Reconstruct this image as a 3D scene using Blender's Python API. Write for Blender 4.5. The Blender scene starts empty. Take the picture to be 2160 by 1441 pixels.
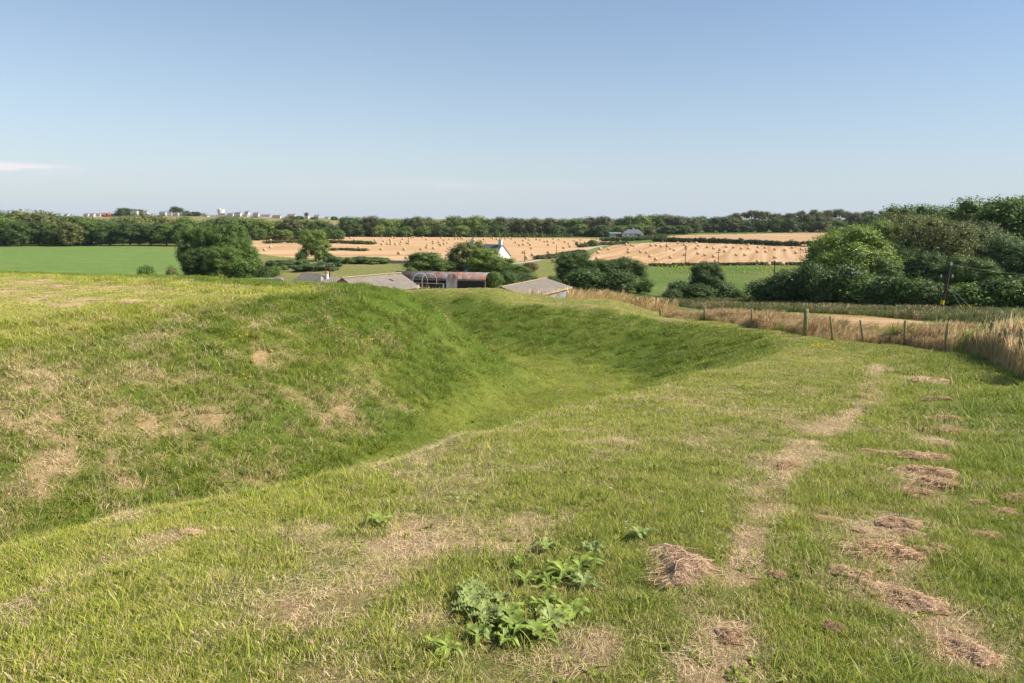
import bpy, math, random
import numpy as np
from mathutils import Vector, Matrix
R = math.radians
rng = np.random.default_rng(7)
random.seed(7)
scene = bpy.context.scene
col = scene.collection

# ------------------------------------------------------------------ camera geometry (eye is the origin, y runs forward)
F = 1440.0; PITCH = math.atan(260/1440.0); CP, SP = math.cos(PITCH), math.sin(PITCH)
def ray(u, v):
    xc = (np.asarray(u, float)-1080)/F; yc = (720.5-np.asarray(v, float))/F
    k = CP+yc*SP
    return xc/k, (-SP+yc*CP)/k            # x/y , z/y
def project(x, y, z):
    fy = y*CP - z*SP; uy = y*SP + z*CP
    fy = np.where(fy > 1e-3, fy, 1e-3)
    return 1080+F*x/fy, 720.5-F*uy/fy

# ------------------------------------------------------------------ noise
def _hash(ix, iy, s):
    h = (ix.astype(np.int64)*374761393 + iy.astype(np.int64)*668265263 + s*974634777) & 0x7fffffff
    h = ((h ^ (h >> 13))*1274126177) & 0x7fffffff
    h = (h ^ (h >> 16)) & 0xffff
    return h/65535.0
def vnoise(x, y, s=0):
    x = np.asarray(x, float); y = np.asarray(y, float)
    ix = np.floor(x); iy = np.floor(y); fx = x-ix; fy = y-iy
    fx = fx*fx*(3-2*fx); fy = fy*fy*(3-2*fy)
    a = _hash(ix, iy, s); b = _hash(ix+1, iy, s); c = _hash(ix, iy+1, s); d = _hash(ix+1, iy+1, s)
    return (a*(1-fx)+b*fx)*(1-fy)+(c*(1-fx)+d*fx)*fy
def fbm(x, y, scale, octv=4, s=0):
    t = 0; a = 1; n = 0
    for o in range(octv):
        t = t+a*vnoise(np.asarray(x)/scale*(2**o)+13.7*o, np.asarray(y)/scale*(2**o)-7.1*o, s+o); n += a; a *= .5
    return t/n
def sst(a, b, x):
    t = np.clip((x-a)/(b-a), 0, 1); return t*t*(3-2*t)

# ------------------------------------------------------------------ terrain height
PC = [(-60,-1.9),(-6,-1.5),(0,-1.62),(3,-1.95),(5,-2.2),(10,-2.95),(15,-3.7),(20,-4.35),(25,-4.95),(30,-5.3),(38,-5.55),(47,-5.75),(53,-6.1),(60,-7.3),(75,-9.2),(90,-10.6),(120,-12.1),(168,-13.1),(250,-13.4),(354,-13.2),(450,-12.9),(700,-12.4),(9000,-12)]
PR = [(-60,-1.9),(-6,-1.5),(0,-1.62),(3,-1.95),(5,-2.2),(10,-2.95),(15,-3.7),(20,-4.4),(25,-5.0),(30,-5.5),(34,-5.75),(38,-6.0),(45,-6.8),(60,-8.25),(80,-10.3),(95,-11.3),(130,-13.5),(180,-14.8),(230,-15.0),(300,-14.2),(375,-12.6),(500,-10.4),(700,-10.4),(9000,-12)]
def smooth_interp(y, P):
    px = np.array([p[0] for p in P], float); pz = np.array([p[1] for p in P], float)
    w = 0
    for o, k in ((-1,.25),(0,.5),(1,.25)):
        w = w+k*np.interp(y+o*np.clip(np.abs(y)*.05, .6, 20), px, pz)
    return w
K0 = np.array([0.7, 32.8]); S = np.array([.53, .85])/math.hypot(.53,.85); N = np.array([-S[1], S[0]])
def earth_coords(x, y):
    qx = x-K0[0]; qy = y-K0[1]
    return qx*S[0]+qy*S[1], qx*N[0]+qy*N[1]
def SH(cs): return 2.8*sst(4, 16, -cs)
def height(x, y, detail=True):
    x = np.asarray(x, float); y = np.asarray(y, float)
    k = x/np.maximum(np.abs(y), 1.0)
    wr = sst(.13, .24, np.where(y > 0, k, .5))
    wr = np.where(y < 30, wr*0+np.minimum(wr, 1), wr)
    z = smooth_interp(y, PC)*(1-wr)+smooth_interp(y, PR)*wr
    # village hill to the far left
    kk = np.where(y > 50, k, 0)
    hill = sst(560, 930, y)*(1-sst(-.27, -.19, kk))*(1-sst(1500,4000,y))
    z = z+hill*(14.6-2.6*sst(-.45,-.27,kk)+1.0*fbm(x, y, 160, 2, 5))
    # earthwork: platform with a ditch round it
    cs, cn = earth_coords(x, y)
    cs = cs+1.1*(fbm(x, y, 7, 2, 3)-.5); cn = cn+1.1*(fbm(x, y, 8, 2, 4)-.5)
    out = np.hypot(np.maximum(cs, 0), np.maximum(-cn, 0))
    cn0 = cn; cn = cn+SH(cs); ins0 = np.minimum(-cs, cn)
    h = .75
    ins = -np.log(np.exp(np.clip(cs/h,-60,60))+np.exp(np.clip(-cn/h,-60,60)))*h+.3      # smooth minimum
    inside = (cs < 0) & (cn > 0)
    floor = -7.85+.03*np.clip(-cs-8, 0, 40)
    W = 5.3+3.4*sst(4, 20, -cs)+SH(cs)*1.15
    W2 = np.interp(cn, [0, 3, 14], [5.6, 4.3, 4.2])
    ptop = np.interp(y, [10, 20, 32, 38, 50, 70], [-3.05, -3.15, -3.36, -3.36, -3.98, -4.9])
    ptop = ptop+.16*np.exp(-((cs+6.2)**2+(cn-6.6)**2)/14.0)
    W = np.where(-cs < cn, np.minimum(W, W2), W)
    tt = np.clip((ins+1.3)/(W+1.3), 0, 1)
    rise = sst(0, 1, tt)*.45+.55*tt
    zin = floor+(ptop-floor)*rise
    lipw = 12.0
    t = np.clip((out-5.0)/(lipw-5.0), 0, 1)
    rise2 = .5*sst(0, 1, t)+.5*t
    zr = z
    crest = (-.12+.92*sst(6.5, 12, cn)+.34*(1-sst(-1, 3, cn)))*np.exp(-((out-15)/4.0)**2)*sst(-2, 6, cs)*(1-sst(9, 16, -cn))
    zout = floor+(zr+crest-floor)*rise2
    zE = np.where(ins0 > 0, zin, np.where(out > lipw, zr+crest, zout))
    toe = floor+(ptop-floor)*rise
    zE = np.where((ins0 <= 0) & (ins > -1.3) & (out < 5), np.maximum(zE, toe), zE)
    far = sst(55, 75, cn)           # the interior ends far to the left
    zE = zE*(1-far)+zr*far
    zE = np.where((y > 95), zr, zE)
    z = zE
    if detail:
        d = np.hypot(x, y)
        near = 1-sst(60, 110, d)
        slope = ((out < 13) & (cs > -60)).astype(float)*(ins0 < 9)
        z = z+near*((fbm(x, y, 1.6, 3, 11)-.5)*(.12+.17*slope)+(fbm(x, y, .35, 2, 12)-.5)*.05*(1-sst(15,40,d)))
        z = z+(fbm(x, y, 90, 3, 21)-.5)*1.2*sst(110, 220, d)
        z = z+(fbm(x, y, 5, 3, 22)-.5)*.35*sst(60, 90, d)*(1-sst(160,300,d))
    return z
def hz(x, y): return float(height(np.array([x]), np.array([y]))[0])
def G(u, v, ymin=2.0, ymax=1500.0, off=0.0):
    """first point of the ground seen through pixel (u, v)"""
    a, b = ray(u, v)
    ys = np.exp(np.linspace(math.log(ymin), math.log(ymax), 2600))
    d = ys*b-(height(a*ys, ys)+off)
    i = np.argmax(d < 0)
    if d[i] >= 0: i = len(ys)-1
    lo = ys[max(i-1, 0)]; hi = ys[i]
    for _ in range(12):
        m = (lo+hi)/2
        if m*b-(hz(a*m, m)+off) < 0: hi = m
        else: lo = m
    y = (lo+hi)/2
    return float(a*y), float(y), float(hz(a*y, y))
def GY(u, y):
    a, _ = ray(u, 600); 
    x = float(a)*y
    z = hz(x, y)
    for _ in range(3):                    # refine for the row it really falls on
        vv = float(project(x, y, z)[1]); a, _ = ray(u, vv); x = float(a)*y; z = hz(x, y)
    return x, y, z
def PXY(u, v, y):
    a, b = ray(u, v); return Vector((float(a)*y, y, float(b)*y))

# ------------------------------------------------------------------ scene helpers
def link(o, parent=None):
    col.objects.link(o)
    if parent is not None: o.parent = parent
    return o
def meshobj(name, verts, faces, mat=None, parent=None, smooth=False, attrs=None):
    me = bpy.data.meshes.new(name)
    verts = np.asarray(verts, np.float32).reshape(-1, 3)
    if isinstance(faces, np.ndarray):
        nf, k = faces.shape
        me.vertices.add(len(verts)); me.vertices.foreach_set('co', verts.ravel())
        me.loops.add(nf*k); me.loops.foreach_set('vertex_index', faces.astype(np.int32).ravel())
        me.polygons.add(nf); me.polygons.foreach_set('loop_start', np.arange(0, nf*k, k, dtype=np.int32))
        me.polygons.foreach_set('loop_total', np.full(nf, k, np.int32))
        me.update(calc_edges=True)
    else:
        me.from_pydata([tuple(map(float, v)) for v in verts], [], faces); me.update()
    if smooth: me.polygons.foreach_set('use_smooth', np.ones(len(me.polygons), bool))
    for k_, a in (attrs or {}).items():
        at = me.attributes.new(k_, 'FLOAT', 'POINT'); at.data.foreach_set('value', np.asarray(a, np.float32))
    if mat: me.materials.append(mat)
    return link(bpy.data.objects.new(name, me), parent)
class MB:
    """collects pieces of ONE part"""
    def __init__(s): s.v = []; s.f = []
    def add(s, vs, fs):
        b = len(s.v); s.v += [tuple(map(float, v)) for v in vs]; s.f += [tuple(b+i for i in f) for f in fs]; return s
    def box(s, x0, x1, y0, y1, z0, z1):
        return s.add([(x0,y0,z0),(x1,y0,z0),(x1,y1,z0),(x0,y1,z0),(x0,y0,z1),(x1,y0,z1),(x1,y1,z1),(x0,y1,z1)],
                     [(0,3,2,1),(4,5,6,7),(0,1,5,4),(1,2,6,5),(2,3,7,6),(3,0,4,7)])
    def tube(s, pts, r, n=6, r2=None):
        pts = [Vector(p) for p in pts]; m = len(pts); vs = []; fs = []
        for i, p in enumerate(pts):
            d = (pts[min(i+1, m-1)]-pts[max(i-1, 0)]).normalized()
            a = d.orthogonal().normalized(); b = d.cross(a)
            rr = r if r2 is None else r+(r2-r)*i/max(m-1, 1)
            if i == 0: a0 = a
            else:
                a = (a0-d*a0.dot(d)).normalized(); b = d.cross(a); a0 = a
            for k in range(n):
                t = 2*math.pi*k/n; vs.append(p+(a*math.cos(t)+b*math.sin(t))*rr)
        for i in range(m-1):
            for k in range(n):
                fs.append((i*n+k, i*n+(k+1)%n, (i+1)*n+(k+1)%n, (i+1)*n+k))
        fs.append(tuple(range(n-1, -1, -1))); fs.append(tuple((m-1)*n+k for k in range(n)))
        return s.add(vs, fs)
    def slab(s, q, t):
        """a plate of thickness t from four points"""
        q = [Vector(p) for p in q]; n = (q[1]-q[0]).cross(q[3]-q[0]).normalized()*t
        return s.add(q+[p-n for p in q], [(0,1,2,3),(7,6,5,4),(0,4,5,1),(1,5,6,2),(2,6,7,3),(3,7,4,0)])
    def build(s, name, mat, parent=None, smooth=False):
        o = meshobj(name, s.v, s.f, mat, parent, smooth); return o
def tag(o, label=None, cat=None, group=None, kind=None):
    if label: o['label'] = label
    if cat: o['category'] = cat
    if group: o['group'] = group
    if kind: o['kind'] = kind
    return o
def empty(name, loc, rz=0, label=None, cat=None, group=None, sc=(1,1,1)):
    o = bpy.data.objects.new(name, None); o.empty_display_size = .3
    o.location = loc; o.rotation_euler = (0,0,rz); o.scale = sc; link(o)
    return tag(o, label, cat, group)
def kids(o): return [c for c in o.children]
def copy_tree(o, parent=None):
    c = o.copy(); col.objects.link(c); c.parent = parent
    for ch in kids(o): copy_tree(ch, c)
    return c
ORD = ['first','second','third','fourth','fifth','sixth','seventh','eighth','ninth','tenth','eleventh','twelfth','thirteenth','fourteenth','fifteenth','sixteenth','seventeenth','eighteenth','nineteenth','twentieth']
def ordn(i):
    if i < 20: return ORD[i]
    t = ['twenty','thirty','forty','fifty','sixty'][(i+1)//10-2]; r = (i+1) % 10
    return {'twenty':'twentieth','thirty':'thirtieth','forty':'fortieth','fifty':'fiftieth','sixty':'sixtieth'}[t] if r == 0 else t+'-'+ORD[r-1]

# ------------------------------------------------------------------ materials
class NT:
    def __init__(s, name):
        s.m = bpy.data.materials.new(name); s.m.use_nodes = True; s.t = s.m.node_tree; s.t.nodes.clear()
        s.out = s.t.nodes.new('ShaderNodeOutputMaterial')
    def n(s, typ, **kw):
        nd = s.t.nodes.new(typ)
        for k, v in kw.items():
            if k.startswith('_'): nd.inputs[k[1:].replace('_', ' ')].default_value = v
            else: setattr(nd, k, v)
        return nd
    def l(s, a, b): s.t.links.new(a, b)
    def noise(s, scale, detail=4, rough=.6, vec=None, out='Fac'):
        nd = s.n('ShaderNodeTexNoise'); nd.inputs['Scale'].default_value = scale; nd.inputs['Detail'].default_value = detail
        nd.inputs['Roughness'].default_value = rough
        if vec is not None: s.l(vec, nd.inputs['Vector'])
        return nd.outputs[out]
    def ramp(s, fac, stops):
        nd = s.n('ShaderNodeValToRGB'); e = nd.color_ramp.elements
        while len(e) > 1: e.remove(e[-1])
        e[0].position = stops[0][0]; e[0].color = (*stops[0][1], 1) if len(stops[0][1]) == 3 else stops[0][1]
        for p, c in stops[1:]:
            x = e.new(p); x.color = (*c, 1)
        s.l(fac, nd.inputs['Fac']); return nd.outputs['Color']
    def mix(s, fac, a, b, mode='MIX'):
        nd = s.n('ShaderNodeMix', data_type='RGBA', blend_type=mode)
        for sock, val in ((nd.inputs[0], fac), (nd.inputs[6], a), (nd.inputs[7], b)):
            if isinstance(val, bpy.types.NodeSocket): s.l(val, sock)
            elif isinstance(val, (int, float)): sock.default_value = val
            else: sock.default_value = (*val, 1)
        return nd.outputs[2]
    def math(s, op, a, b=0.0, clamp=False):
        nd = s.n('ShaderNodeMath', operation=op, use_clamp=clamp)
        for sock, val in ((nd.inputs[0], a), (nd.inputs[1], b)):
            if isinstance(val, bpy.types.NodeSocket): s.l(val, sock)
            else: sock.default_value = val
        return nd.outputs[0]
    def attr(s, name, typ='GEOMETRY', out='Fac'):
        nd = s.n('ShaderNodeAttribute', attribute_name=name, attribute_type=typ); return nd.outputs[out]
    def pos(s, scale=(1,1,1), rot=0):
        g = s.n('ShaderNodeNewGeometry').outputs['Position']
        if scale == (1,1,1) and rot == 0: return g
        m = s.n('ShaderNodeMapping', vector_type='TEXTURE'); s.l(g, m.inputs['Vector'])
        m.inputs['Rotation'].default_value = (0,0,rot); m.inputs['Scale'].default_value = tuple(1/c for c in scale)
        return m.outputs['Vector']
    def obj(s, scale=(1,1,1)):
        g = s.n('ShaderNodeTexCoord').outputs['Object']
        m = s.n('ShaderNodeMapping'); s.l(g, m.inputs['Vector']); m.inputs['Scale'].default_value = scale
        return m.outputs['Vector']
    def bump(s, h, strength=.3, dist=.05):
        b = s.n('ShaderNodeBump'); b.inputs['Strength'].default_value = strength; b.inputs['Distance'].default_value = dist
        s.l(h, b.inputs['Height']); return b.outputs['Normal']
    def bsdf(s, color, rough=.85, normal=None, spec=.2, metal=0, trans=0, transcol=None):
        p = s.n('ShaderNodeBsdfPrincipled'); p.inputs['Roughness'].default_value = rough
        p.inputs['Specular IOR Level'].default_value = spec; p.inputs['Metallic'].default_value = metal
        if isinstance(color, bpy.types.NodeSocket): s.l(color, p.inputs['Base Color'])
        else: p.inputs['Base Color'].default_value = (*color, 1)
        if isinstance(rough, bpy.types.NodeSocket): s.l(rough, p.inputs['Roughness'])
        if normal is not None: s.l(normal, p.inputs['Normal'])
        sh = p.outputs[0]
        if trans > 0:
            t = s.n('ShaderNodeBsdfTranslucent'); c = transcol if transcol is not None else color
            if isinstance(c, bpy.types.NodeSocket): s.l(c, t.inputs['Color'])
            else: t.inputs['Color'].default_value = (*c, 1)
            mx = s.n('ShaderNodeMixShader'); mx.inputs[0].default_value = trans
            s.l(sh, mx.inputs[1]); s.l(t.outputs[0], mx.inputs[2]); sh = mx.outputs[0]
        s.l(sh, s.out.inputs['Surface']); return s.m
def simple(name, c, rough=.8, var=.25, scale=3, metal=0, bump=.2, coords='obj', c2=None):
    m = NT(name); v = m.obj() if coords == 'obj' else m.pos()
    f = m.noise(scale, 5, .65, v)
    lo = tuple(x*(1-var) for x in c); hi = tuple(min(1, x*(1+var)) for x in (c2 or c))
    cc = m.ramp(f, [(.3, lo), (.7, hi)])
    return m.bsdf(cc, rough, m.bump(m.noise(scale*6, 3, .6, v), bump, .02), metal=metal)

GREEN = (.27, .29, .060); GREEN_LUSH = (.115, .175, .024); STRAW = (.60, .42, .22); THATCH = (.33, .24, .12)
def ground_mat():
    m = NT('turf'); v = m.pos()
    dry = m.attr('dry'); lush = m.attr('lush')
    n1 = m.noise(9, 6, .75, v); n2 = m.noise(60, 4, .7, v); n3 = m.noise(.8, 4, .6, v)
    g = m.mix(lush, GREEN, GREEN_LUSH)
    g = m.mix(.55, g, m.ramp(n1, [(.25, (.35,.35,.35)), (.75, (1.5,1.45,1.5))]), 'MULTIPLY')
    d = m.mix(n2, THATCH, STRAW)
    f = m.math('ADD', dry, m.math('MULTIPLY', m.math('SUBTRACT', n1, .5), .9))
    f = m.math('ADD', f, m.math('MULTIPLY', m.math('SUBTRACT', n2, .5), .5), True)
    f = m.ramp(f, [(.35, (0,0,0)), (.85, (1,1,1))])
    c = m.mix(f, g, d)
    c = m.mix(.5, c, m.ramp(n2, [(.2, (.3,.3,.3)), (.8, (1.6,1.6,1.6))]), 'MULTIPLY')
    c = m.mix(.3, c, m.ramp(n3, [(.3, (.6,.6,.6)), (.7, (1.3,1.3,1.3))]), 'MULTIPLY')
    return m.bsdf(c, .9, m.bump(m.math('ADD', n1, n2), .9, .06), .1)
def pasture_mat():
    m = NT('pasture'); v = m.pos((1,.45,1))
    dry = m.attr('dry'); lush = m.attr('lush')
    n1 = m.noise(.12, 6, .7, v); n2 = m.noise(1.2, 5, .75, v)
    g = m.mix(lush, (.19,.21,.055), (.085,.155,.030))
    f = m.math('ADD', dry, m.math('MULTIPLY', m.math('SUBTRACT', n1, .5), 1.2), True)
    c = m.mix(f, g, (.30,.235,.11))
    c = m.mix(.6, c, m.ramp(n2, [(.25, (.5,.5,.5)), (.75, (1.4,1.4,1.4))]), 'MULTIPLY')
    return m.bsdf(c, .95, m.bump(n2, .8, .5), .05)
def crop_mat():
    m = NT('crop_green'); v = m.pos((.12,1,1), R(2)); v2 = m.pos((.5,.15,1))
    n1 = m.noise(.5, 4, .6, v); n2 = m.noise(.9, 5, .7, v2)
    c = m.ramp(n1, [(.35, (.110,.180,.042)), (.65, (.160,.240,.060))])
    c = m.mix(m.ramp(n2, [(.5, (0,0,0)), (.75, (.8,.8,.8))]), c, (.24,.27,.09))
    return m.bsdf(c, .95, m.bump(n2, .5, .3), .05)
def stubble_mat(name, rot, k=1.0, contrast=1.0):
    m = NT(name); along = m.pos((1,.02,1), rot); v = m.pos((1,.5,1))
    n1 = m.noise(.42, 3, .5, along); n2 = m.noise(.05, 4, .6, v); n3 = m.noise(2.5, 4, .7, v)
    c = m.ramp(n1, [(.32, (.38*k,.225*k,.112*k)), (.5, (.48*k,.312*k,.170*k)), (.62, (.56*k,.39*k,.235*k))])
    c = m.mix(.5*contrast, c, m.ramp(n2, [(.3, (.85,.80,.76)), (.7, (1.12,1.1,1.05))]), 'MULTIPLY')
    c = m.mix(.5, c, m.ramp(n3, [(.3, (.75,.72,.68)), (.7, (1.15,1.15,1.15))]), 'MULTIPLY')
    return m.bsdf(c, .95, m.bump(n3, .4, .2), .05)
def grass_mat(warm=False):
    m = NT('dry_grass_stems' if warm else 'grass_blades')
    D = m.attr('dry', 'INSTANCER'); L = m.attr('lush', 'INSTANCER'); H = m.attr('hue', 'INSTANCER')
    r = m.attr('rnd'); r2 = m.attr('rnb'); t = m.attr('tip')
    g = m.mix(L, (.43,.47,.066), (.150,.235,.018))
    g = m.mix(.8, g, m.ramp(r2, [(0, (.30,.40,.36)), (.5, (1,1,1)), (1, (2.0,1.65,1.3))]), 'MULTIPLY')
    g = m.mix(m.math('MULTIPLY', t, .35), g, (.36,.36,.10))
    s = m.ramp(r2, [(0, (.36,.24,.11)), (.4, (.62,.47,.245)), (1, (.84,.69,.42))])
    if warm: s = m.ramp(r2, [(0, (.26,.155,.060)), (.5, (.60,.405,.185)), (1, (.88,.66,.37))])
    s = m.mix(m.attr('pale', 'INSTANCER'), s, (.95,.75,.50))
    f = m.math('LESS_THAN', r, D)
    c = m.mix(f, g, s)
    c = m.mix(.6, c, m.ramp(H, [(0, (.66,.66,.66)), (1, (1.3,1.28,1.2))]), 'MULTIPLY')
    c = m.mix(m.math('MULTIPLY', H, -.75, True), c, (.05,.06,.02))
    gn = m.n('ShaderNodeNewGeometry').outputs['Normal']
    vm = m.n('ShaderNodeVectorMath', operation='ADD'); m.l(gn, vm.inputs[0]); vm.inputs[1].default_value = (0, 0, .55)
    vn = m.n('ShaderNodeVectorMath', operation='NORMALIZE'); m.l(vm.outputs[0], vn.inputs[0])
    return m.bsdf(c, .6, vn.outputs[0], .25, trans=.33)
def leaf_mat(name, trans=.25, dark=.55, br=1.6):
    m = NT(name)
    oc = m.n('ShaderNodeObjectInfo').outputs['Color']
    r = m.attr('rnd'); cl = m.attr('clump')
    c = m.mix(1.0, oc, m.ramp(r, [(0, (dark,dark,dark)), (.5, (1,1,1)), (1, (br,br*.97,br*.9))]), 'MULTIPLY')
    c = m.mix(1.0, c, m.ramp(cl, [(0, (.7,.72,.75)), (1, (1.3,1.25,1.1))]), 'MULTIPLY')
    return m.bsdf(c, .55, None, .25, trans=trans)
# ------------------------------------------------------------------ where the turf is dry / lush
def inpoly(u, v, P):
    u = np.asarray(u); v = np.asarray(v); c = np.zeros(u.shape, bool); n = len(P)
    for i in range(n):
        x1, y1 = P[i]; x2, y2 = P[(i+1) % n]
        if y1 == y2: continue
        c ^= ((y1 > v) != (y2 > v)) & (u < (x2-x1)*(v-y1)/(y2-y1)+x1)
    return c
DRY_SPOTS = [(850,1165,75,.8),(930,1085,85,.8),(1000,1020,90,.7),(960,960,70,.55),(880,1010,70,.5),(1265,960,50,.5),(700,1390,90,.7),(560,1290,70,.5),(760,1250,70,.5),(640,1330,60,.45),(890,1320,45,.8),
  (240,1180,45,.7),(310,1150,40,.75),(190,1200,40,.6),(370,1130,30,.6),(1730,935,55,.6),(1690,910,35,.5),(1860,770,14,.9),(1845,800,16,.8),(1830,845,18,.9),(1810,880,16,.7),(1740,870,25,.5),
  (1660,990,35,.8),(1640,1030,38,.75),(1600,1080,40,.9),(1575,1130,42,.8),(1560,1190,60,.95),(1575,1250,60,.95),(1530,1320,70,.9),(1490,1390,80,.9),(1640,1240,40,.6),(1640,1330,60,.5),
  (1960,805,20,.7),(1990,885,24,.6),(1985,930,24,.5),(1940,1000,40,.4),(1900,1110,50,.45),(1860,1165,60,.45),(1800,1220,60,.5),(1920,1265,60,.5),(2040,1380,70,.6),(1900,1370,60,.45),(1250,1370,50,.6),(1270,1340,40,.5),
  (690,880,20,.6),(960,860,26,.6),(560,965,30,.5),(100,700,60,.25),(60,820,110,.38),(150,880,120,.35),(300,860,100,.25),(80,980,110,.4),(240,960,80,.3),(300,740,70,.2),(60,1060,80,.35),(520,800,60,.2),(740,760,50,.35),
  (1120,650,60,.35),(1260,655,50,.4),(1400,690,60,.3),(1400,860,70,.35),(1560,850,70,.3),(1300,900,60,.3),(1480,830,60,.3),(1330,920,60,.3)]
_sp = []
DRY_SPOTS = [(u, v, r, a*(.5 if u < 780 and v < 1000 else .35 if (v < 1110 and u < 1640) else .75 if u < 1100 else 1.25)) for (u, v, r, a) in DRY_SPOTS]
for (u, v, r, a) in DRY_SPOTS:
    x, y, z = G(u, v); x2, y2, z2 = G(u+r, v); x3, y3, z3 = G(u, v-r*.6)
    rx = max(abs(x2-x), .12); ry = max(min(abs(y3-y), rx*3.0), rx*.6)
    _sp.append((x, y, rx, ry, a))
TRACKS = [([(1853,772),(1840,800),(1826,850),(1765,895),(1705,930),(1655,990),(1618,1060),(1582,1130),(1566,1200),(1556,1280),(1530,1350),(1500,1441)], .13, 1.0),
  ([(1960,800),(1985,850),(1992,940),(1950,1000),(1895,1110),(1850,1180),(1900,1250),(2040,1380)], .16, .42)]
_tr = [([G(u, v, 1.5, 60)[:2] for u, v in P], w, a) for P, w, a in TRACKS]
_sp = [s_ for s_, q in zip(_sp, DRY_SPOTS) if not (1480 < q[0] < 1875 and q[1] > 760)]
def track_dry(x, y):
    out = np.zeros_like(x)
    for P, w, a in _tr:
        dm = np.full(x.shape, 9.0)
        for (ax, ay), (bx, by) in zip(P[:-1], P[1:]):
            L2 = (bx-ax)**2+(by-ay)**2; t = np.clip(((x-ax)*(bx-ax)+(y-ay)*(by-ay))/L2, 0, 1)
            dm = np.minimum(dm, np.hypot(x-ax-t*(bx-ax), y-ay-t*(by-ay)))
        wl = w*(1+.035*y)*(.65+.8*vnoise(x*2.3, y*2.3, 88))
        out = np.maximum(out, a*np.exp(-(dm/wl)**2.2)*(.15+.95*sst(.2, .62, fbm(x, y, .55, 3, 89)))*(1-.3*sst(8, 15, y)))
    return out
def dry_lush(x, y):
    x = np.asarray(x, float); y = np.asarray(y, float)
    n1 = fbm(x, y, 1.1, 4, 31); n2 = fbm(x, y, .35, 3, 32); n3 = fbm(x, y, 6, 3, 33)
    cs, cn = earth_coords(x, y)
    out = np.hypot(np.maximum(cs, 0), np.maximum(-cn, 0)); ins = np.minimum(-cs, cn+SH(cs))
    e8 = SH(cs)*1.2; face = sst(-1, 1, ins)*(1-sst(5.0, 6.6, ins-e8)); plateau = sst(5.2, 7.0, ins-e8)*(cn < 62)
    floor = (1-sst(4, 7, out))*(1-sst(0, 1, ins)); outer = sst(5, 6.5, out)*(1-sst(10.5, 12.5, out))*sst(-4, 3, cs)
    fara = sst(8, 16, out)*sst(5, 9, y)*sst(0, 12, cs)
    bank = sst(10, 13, out)
    dry = .17+.26*sst(.52, .74, n1)+.26*sst(.5, .75, n2)+.12*(n3-.5)
    lush = .40+.7*(fbm(x, y, 2.5, 3, 35)-.5)
    dry = dry+face*(.04+.30*sst(.48,.66, fbm(x, y, 1.2, 3, 36))-.45*sst(-14, -2, cs))+plateau*(.02+.35*sst(.56,.7,fbm(x*.35, y, .8, 3, 37)))
    lush = lush+face*(.30+.25*sst(-14,-4,cs))-plateau*.50+floor*.10+outer*.42
    dry = dry-floor*.35-outer*.28+fara*.08
    # the mown strip near the fence is greener
    e = (x-(.62*y-1.2))
    strip = sst(0, 2.5, e)*bank
    lush = lush+strip*.25; dry = dry-strip*.22
    for (px, py, rx, ry, a) in _sp:
        m = (np.abs(x-px) < 3*rx) & (np.abs(y-py) < 3*ry)
        if m.any():
            dd = ((x[m]-px)/rx)**2+((y[m]-py)/ry)**2
            dry[m] = dry[m]+(a if a > .55 else a*.8)*np.exp(-dd)*(.35+1.1*n2[m])
    near_ = (np.hypot(x, y) < 30) & (x > 0) & (y > 1)
    if near_.any(): dry[near_] = dry[near_]+track_dry(x[near_], y[near_])
    return np.clip(dry, 0, 1), np.clip(lush, 0, 1)

# ------------------------------------------------------------------ ground sheet
th = np.concatenate([np.arange(-48, 48, .14), np.arange(48, 312, 2.0)])
th = np.radians(th); nt = len(th)
rr = .4*np.exp(np.arange(0, 775)*.0130); rr = np.concatenate([rr, [12000.0]]); nr = len(rr)
TX = np.outer(rr, np.sin(th)).ravel(); TY = np.outer(rr, np.cos(th)).ravel()
TZ = np.empty_like(TX)
for s0 in range(0, len(TX), 200000): TZ[s0:s0+200000] = height(TX[s0:s0+200000], TY[s0:s0+200000])
i, j = np.meshgrid(np.arange(nr-1), np.arange(nt), indexing='ij'); j2 = (j+1) % nt
QF = np.stack([i*nt+j, i*nt+j2, (i+1)*nt+j2, (i+1)*nt+j], -1).reshape(-1, 4)[:, ::-1]
CX = TX[QF].mean(1); CY = TY[QF].mean(1); CZ = TZ[QF].mean(1)
CU, CV = project(CX, CY, CZ)
front = (CY > 38) & (np.abs(CX) < CY*.95)
P_GREEN = [(-900,516.5),(250,517),(318,519),(385,530),(420,560),(420,640),(-900,640)]
P_SL = [(470,512),(600,503),(700,500),(740,497.5),(800,499),(1000,501),(1100,502),(1205,503),(1265,504),(1312,507),(1272,514),(1236,525),(1170,541),(1085,552.5),(1062,555),(990,560),(860,553),(830,549),(760,541),(640,545),(585,541),(545,535),(520,524)]
P_SR = [(1262,528),(1300,516),(1380,511.5),(1470,511),(1550,514),(1640,518),(1730,522),(1760,559),(1600,557.5),(1480,558.5),(1375,560),(1300,556),(1230,548)]
P_SU = [(1378,506),(1405,499),(1450,495.5),(1560,494),(1725,490),(1860,488),(1860,520),(1725,517),(1640,513),(1550,509),(1470,506.5)]
P_SN = [(1525,664),(1600,661),(1700,661),(1840,668),(1960,680),(2400,730),(2400,790),(2160,760),(1990,725),(1700,690),(1560,676)]
reg = np.zeros(len(QF), int)                      # 0 turf, 1 pasture, 2 crop, 3 stubble left, 4 stubble right, 5 stubble upper, 6 stubble near, 7 far
dist = np.hypot(CX, CY)
reg[(dist > 62) | (CY < -40)] = 1
kx = CX/np.maximum(CY, 1)
reg[(kx > .24) & (dist > 47) & (reg == 0) & (CY > 5)] = 1
reg[front & (CY > 95) & (CY < 420) & inpoly(CU, CV, P_GREEN)] = 2
reg[front & (CY > 180) & inpoly(CU, CV, P_SL)] = 3
reg[front & (CY > 150) & inpoly(CU, CV, P_SR)] = 4
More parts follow.
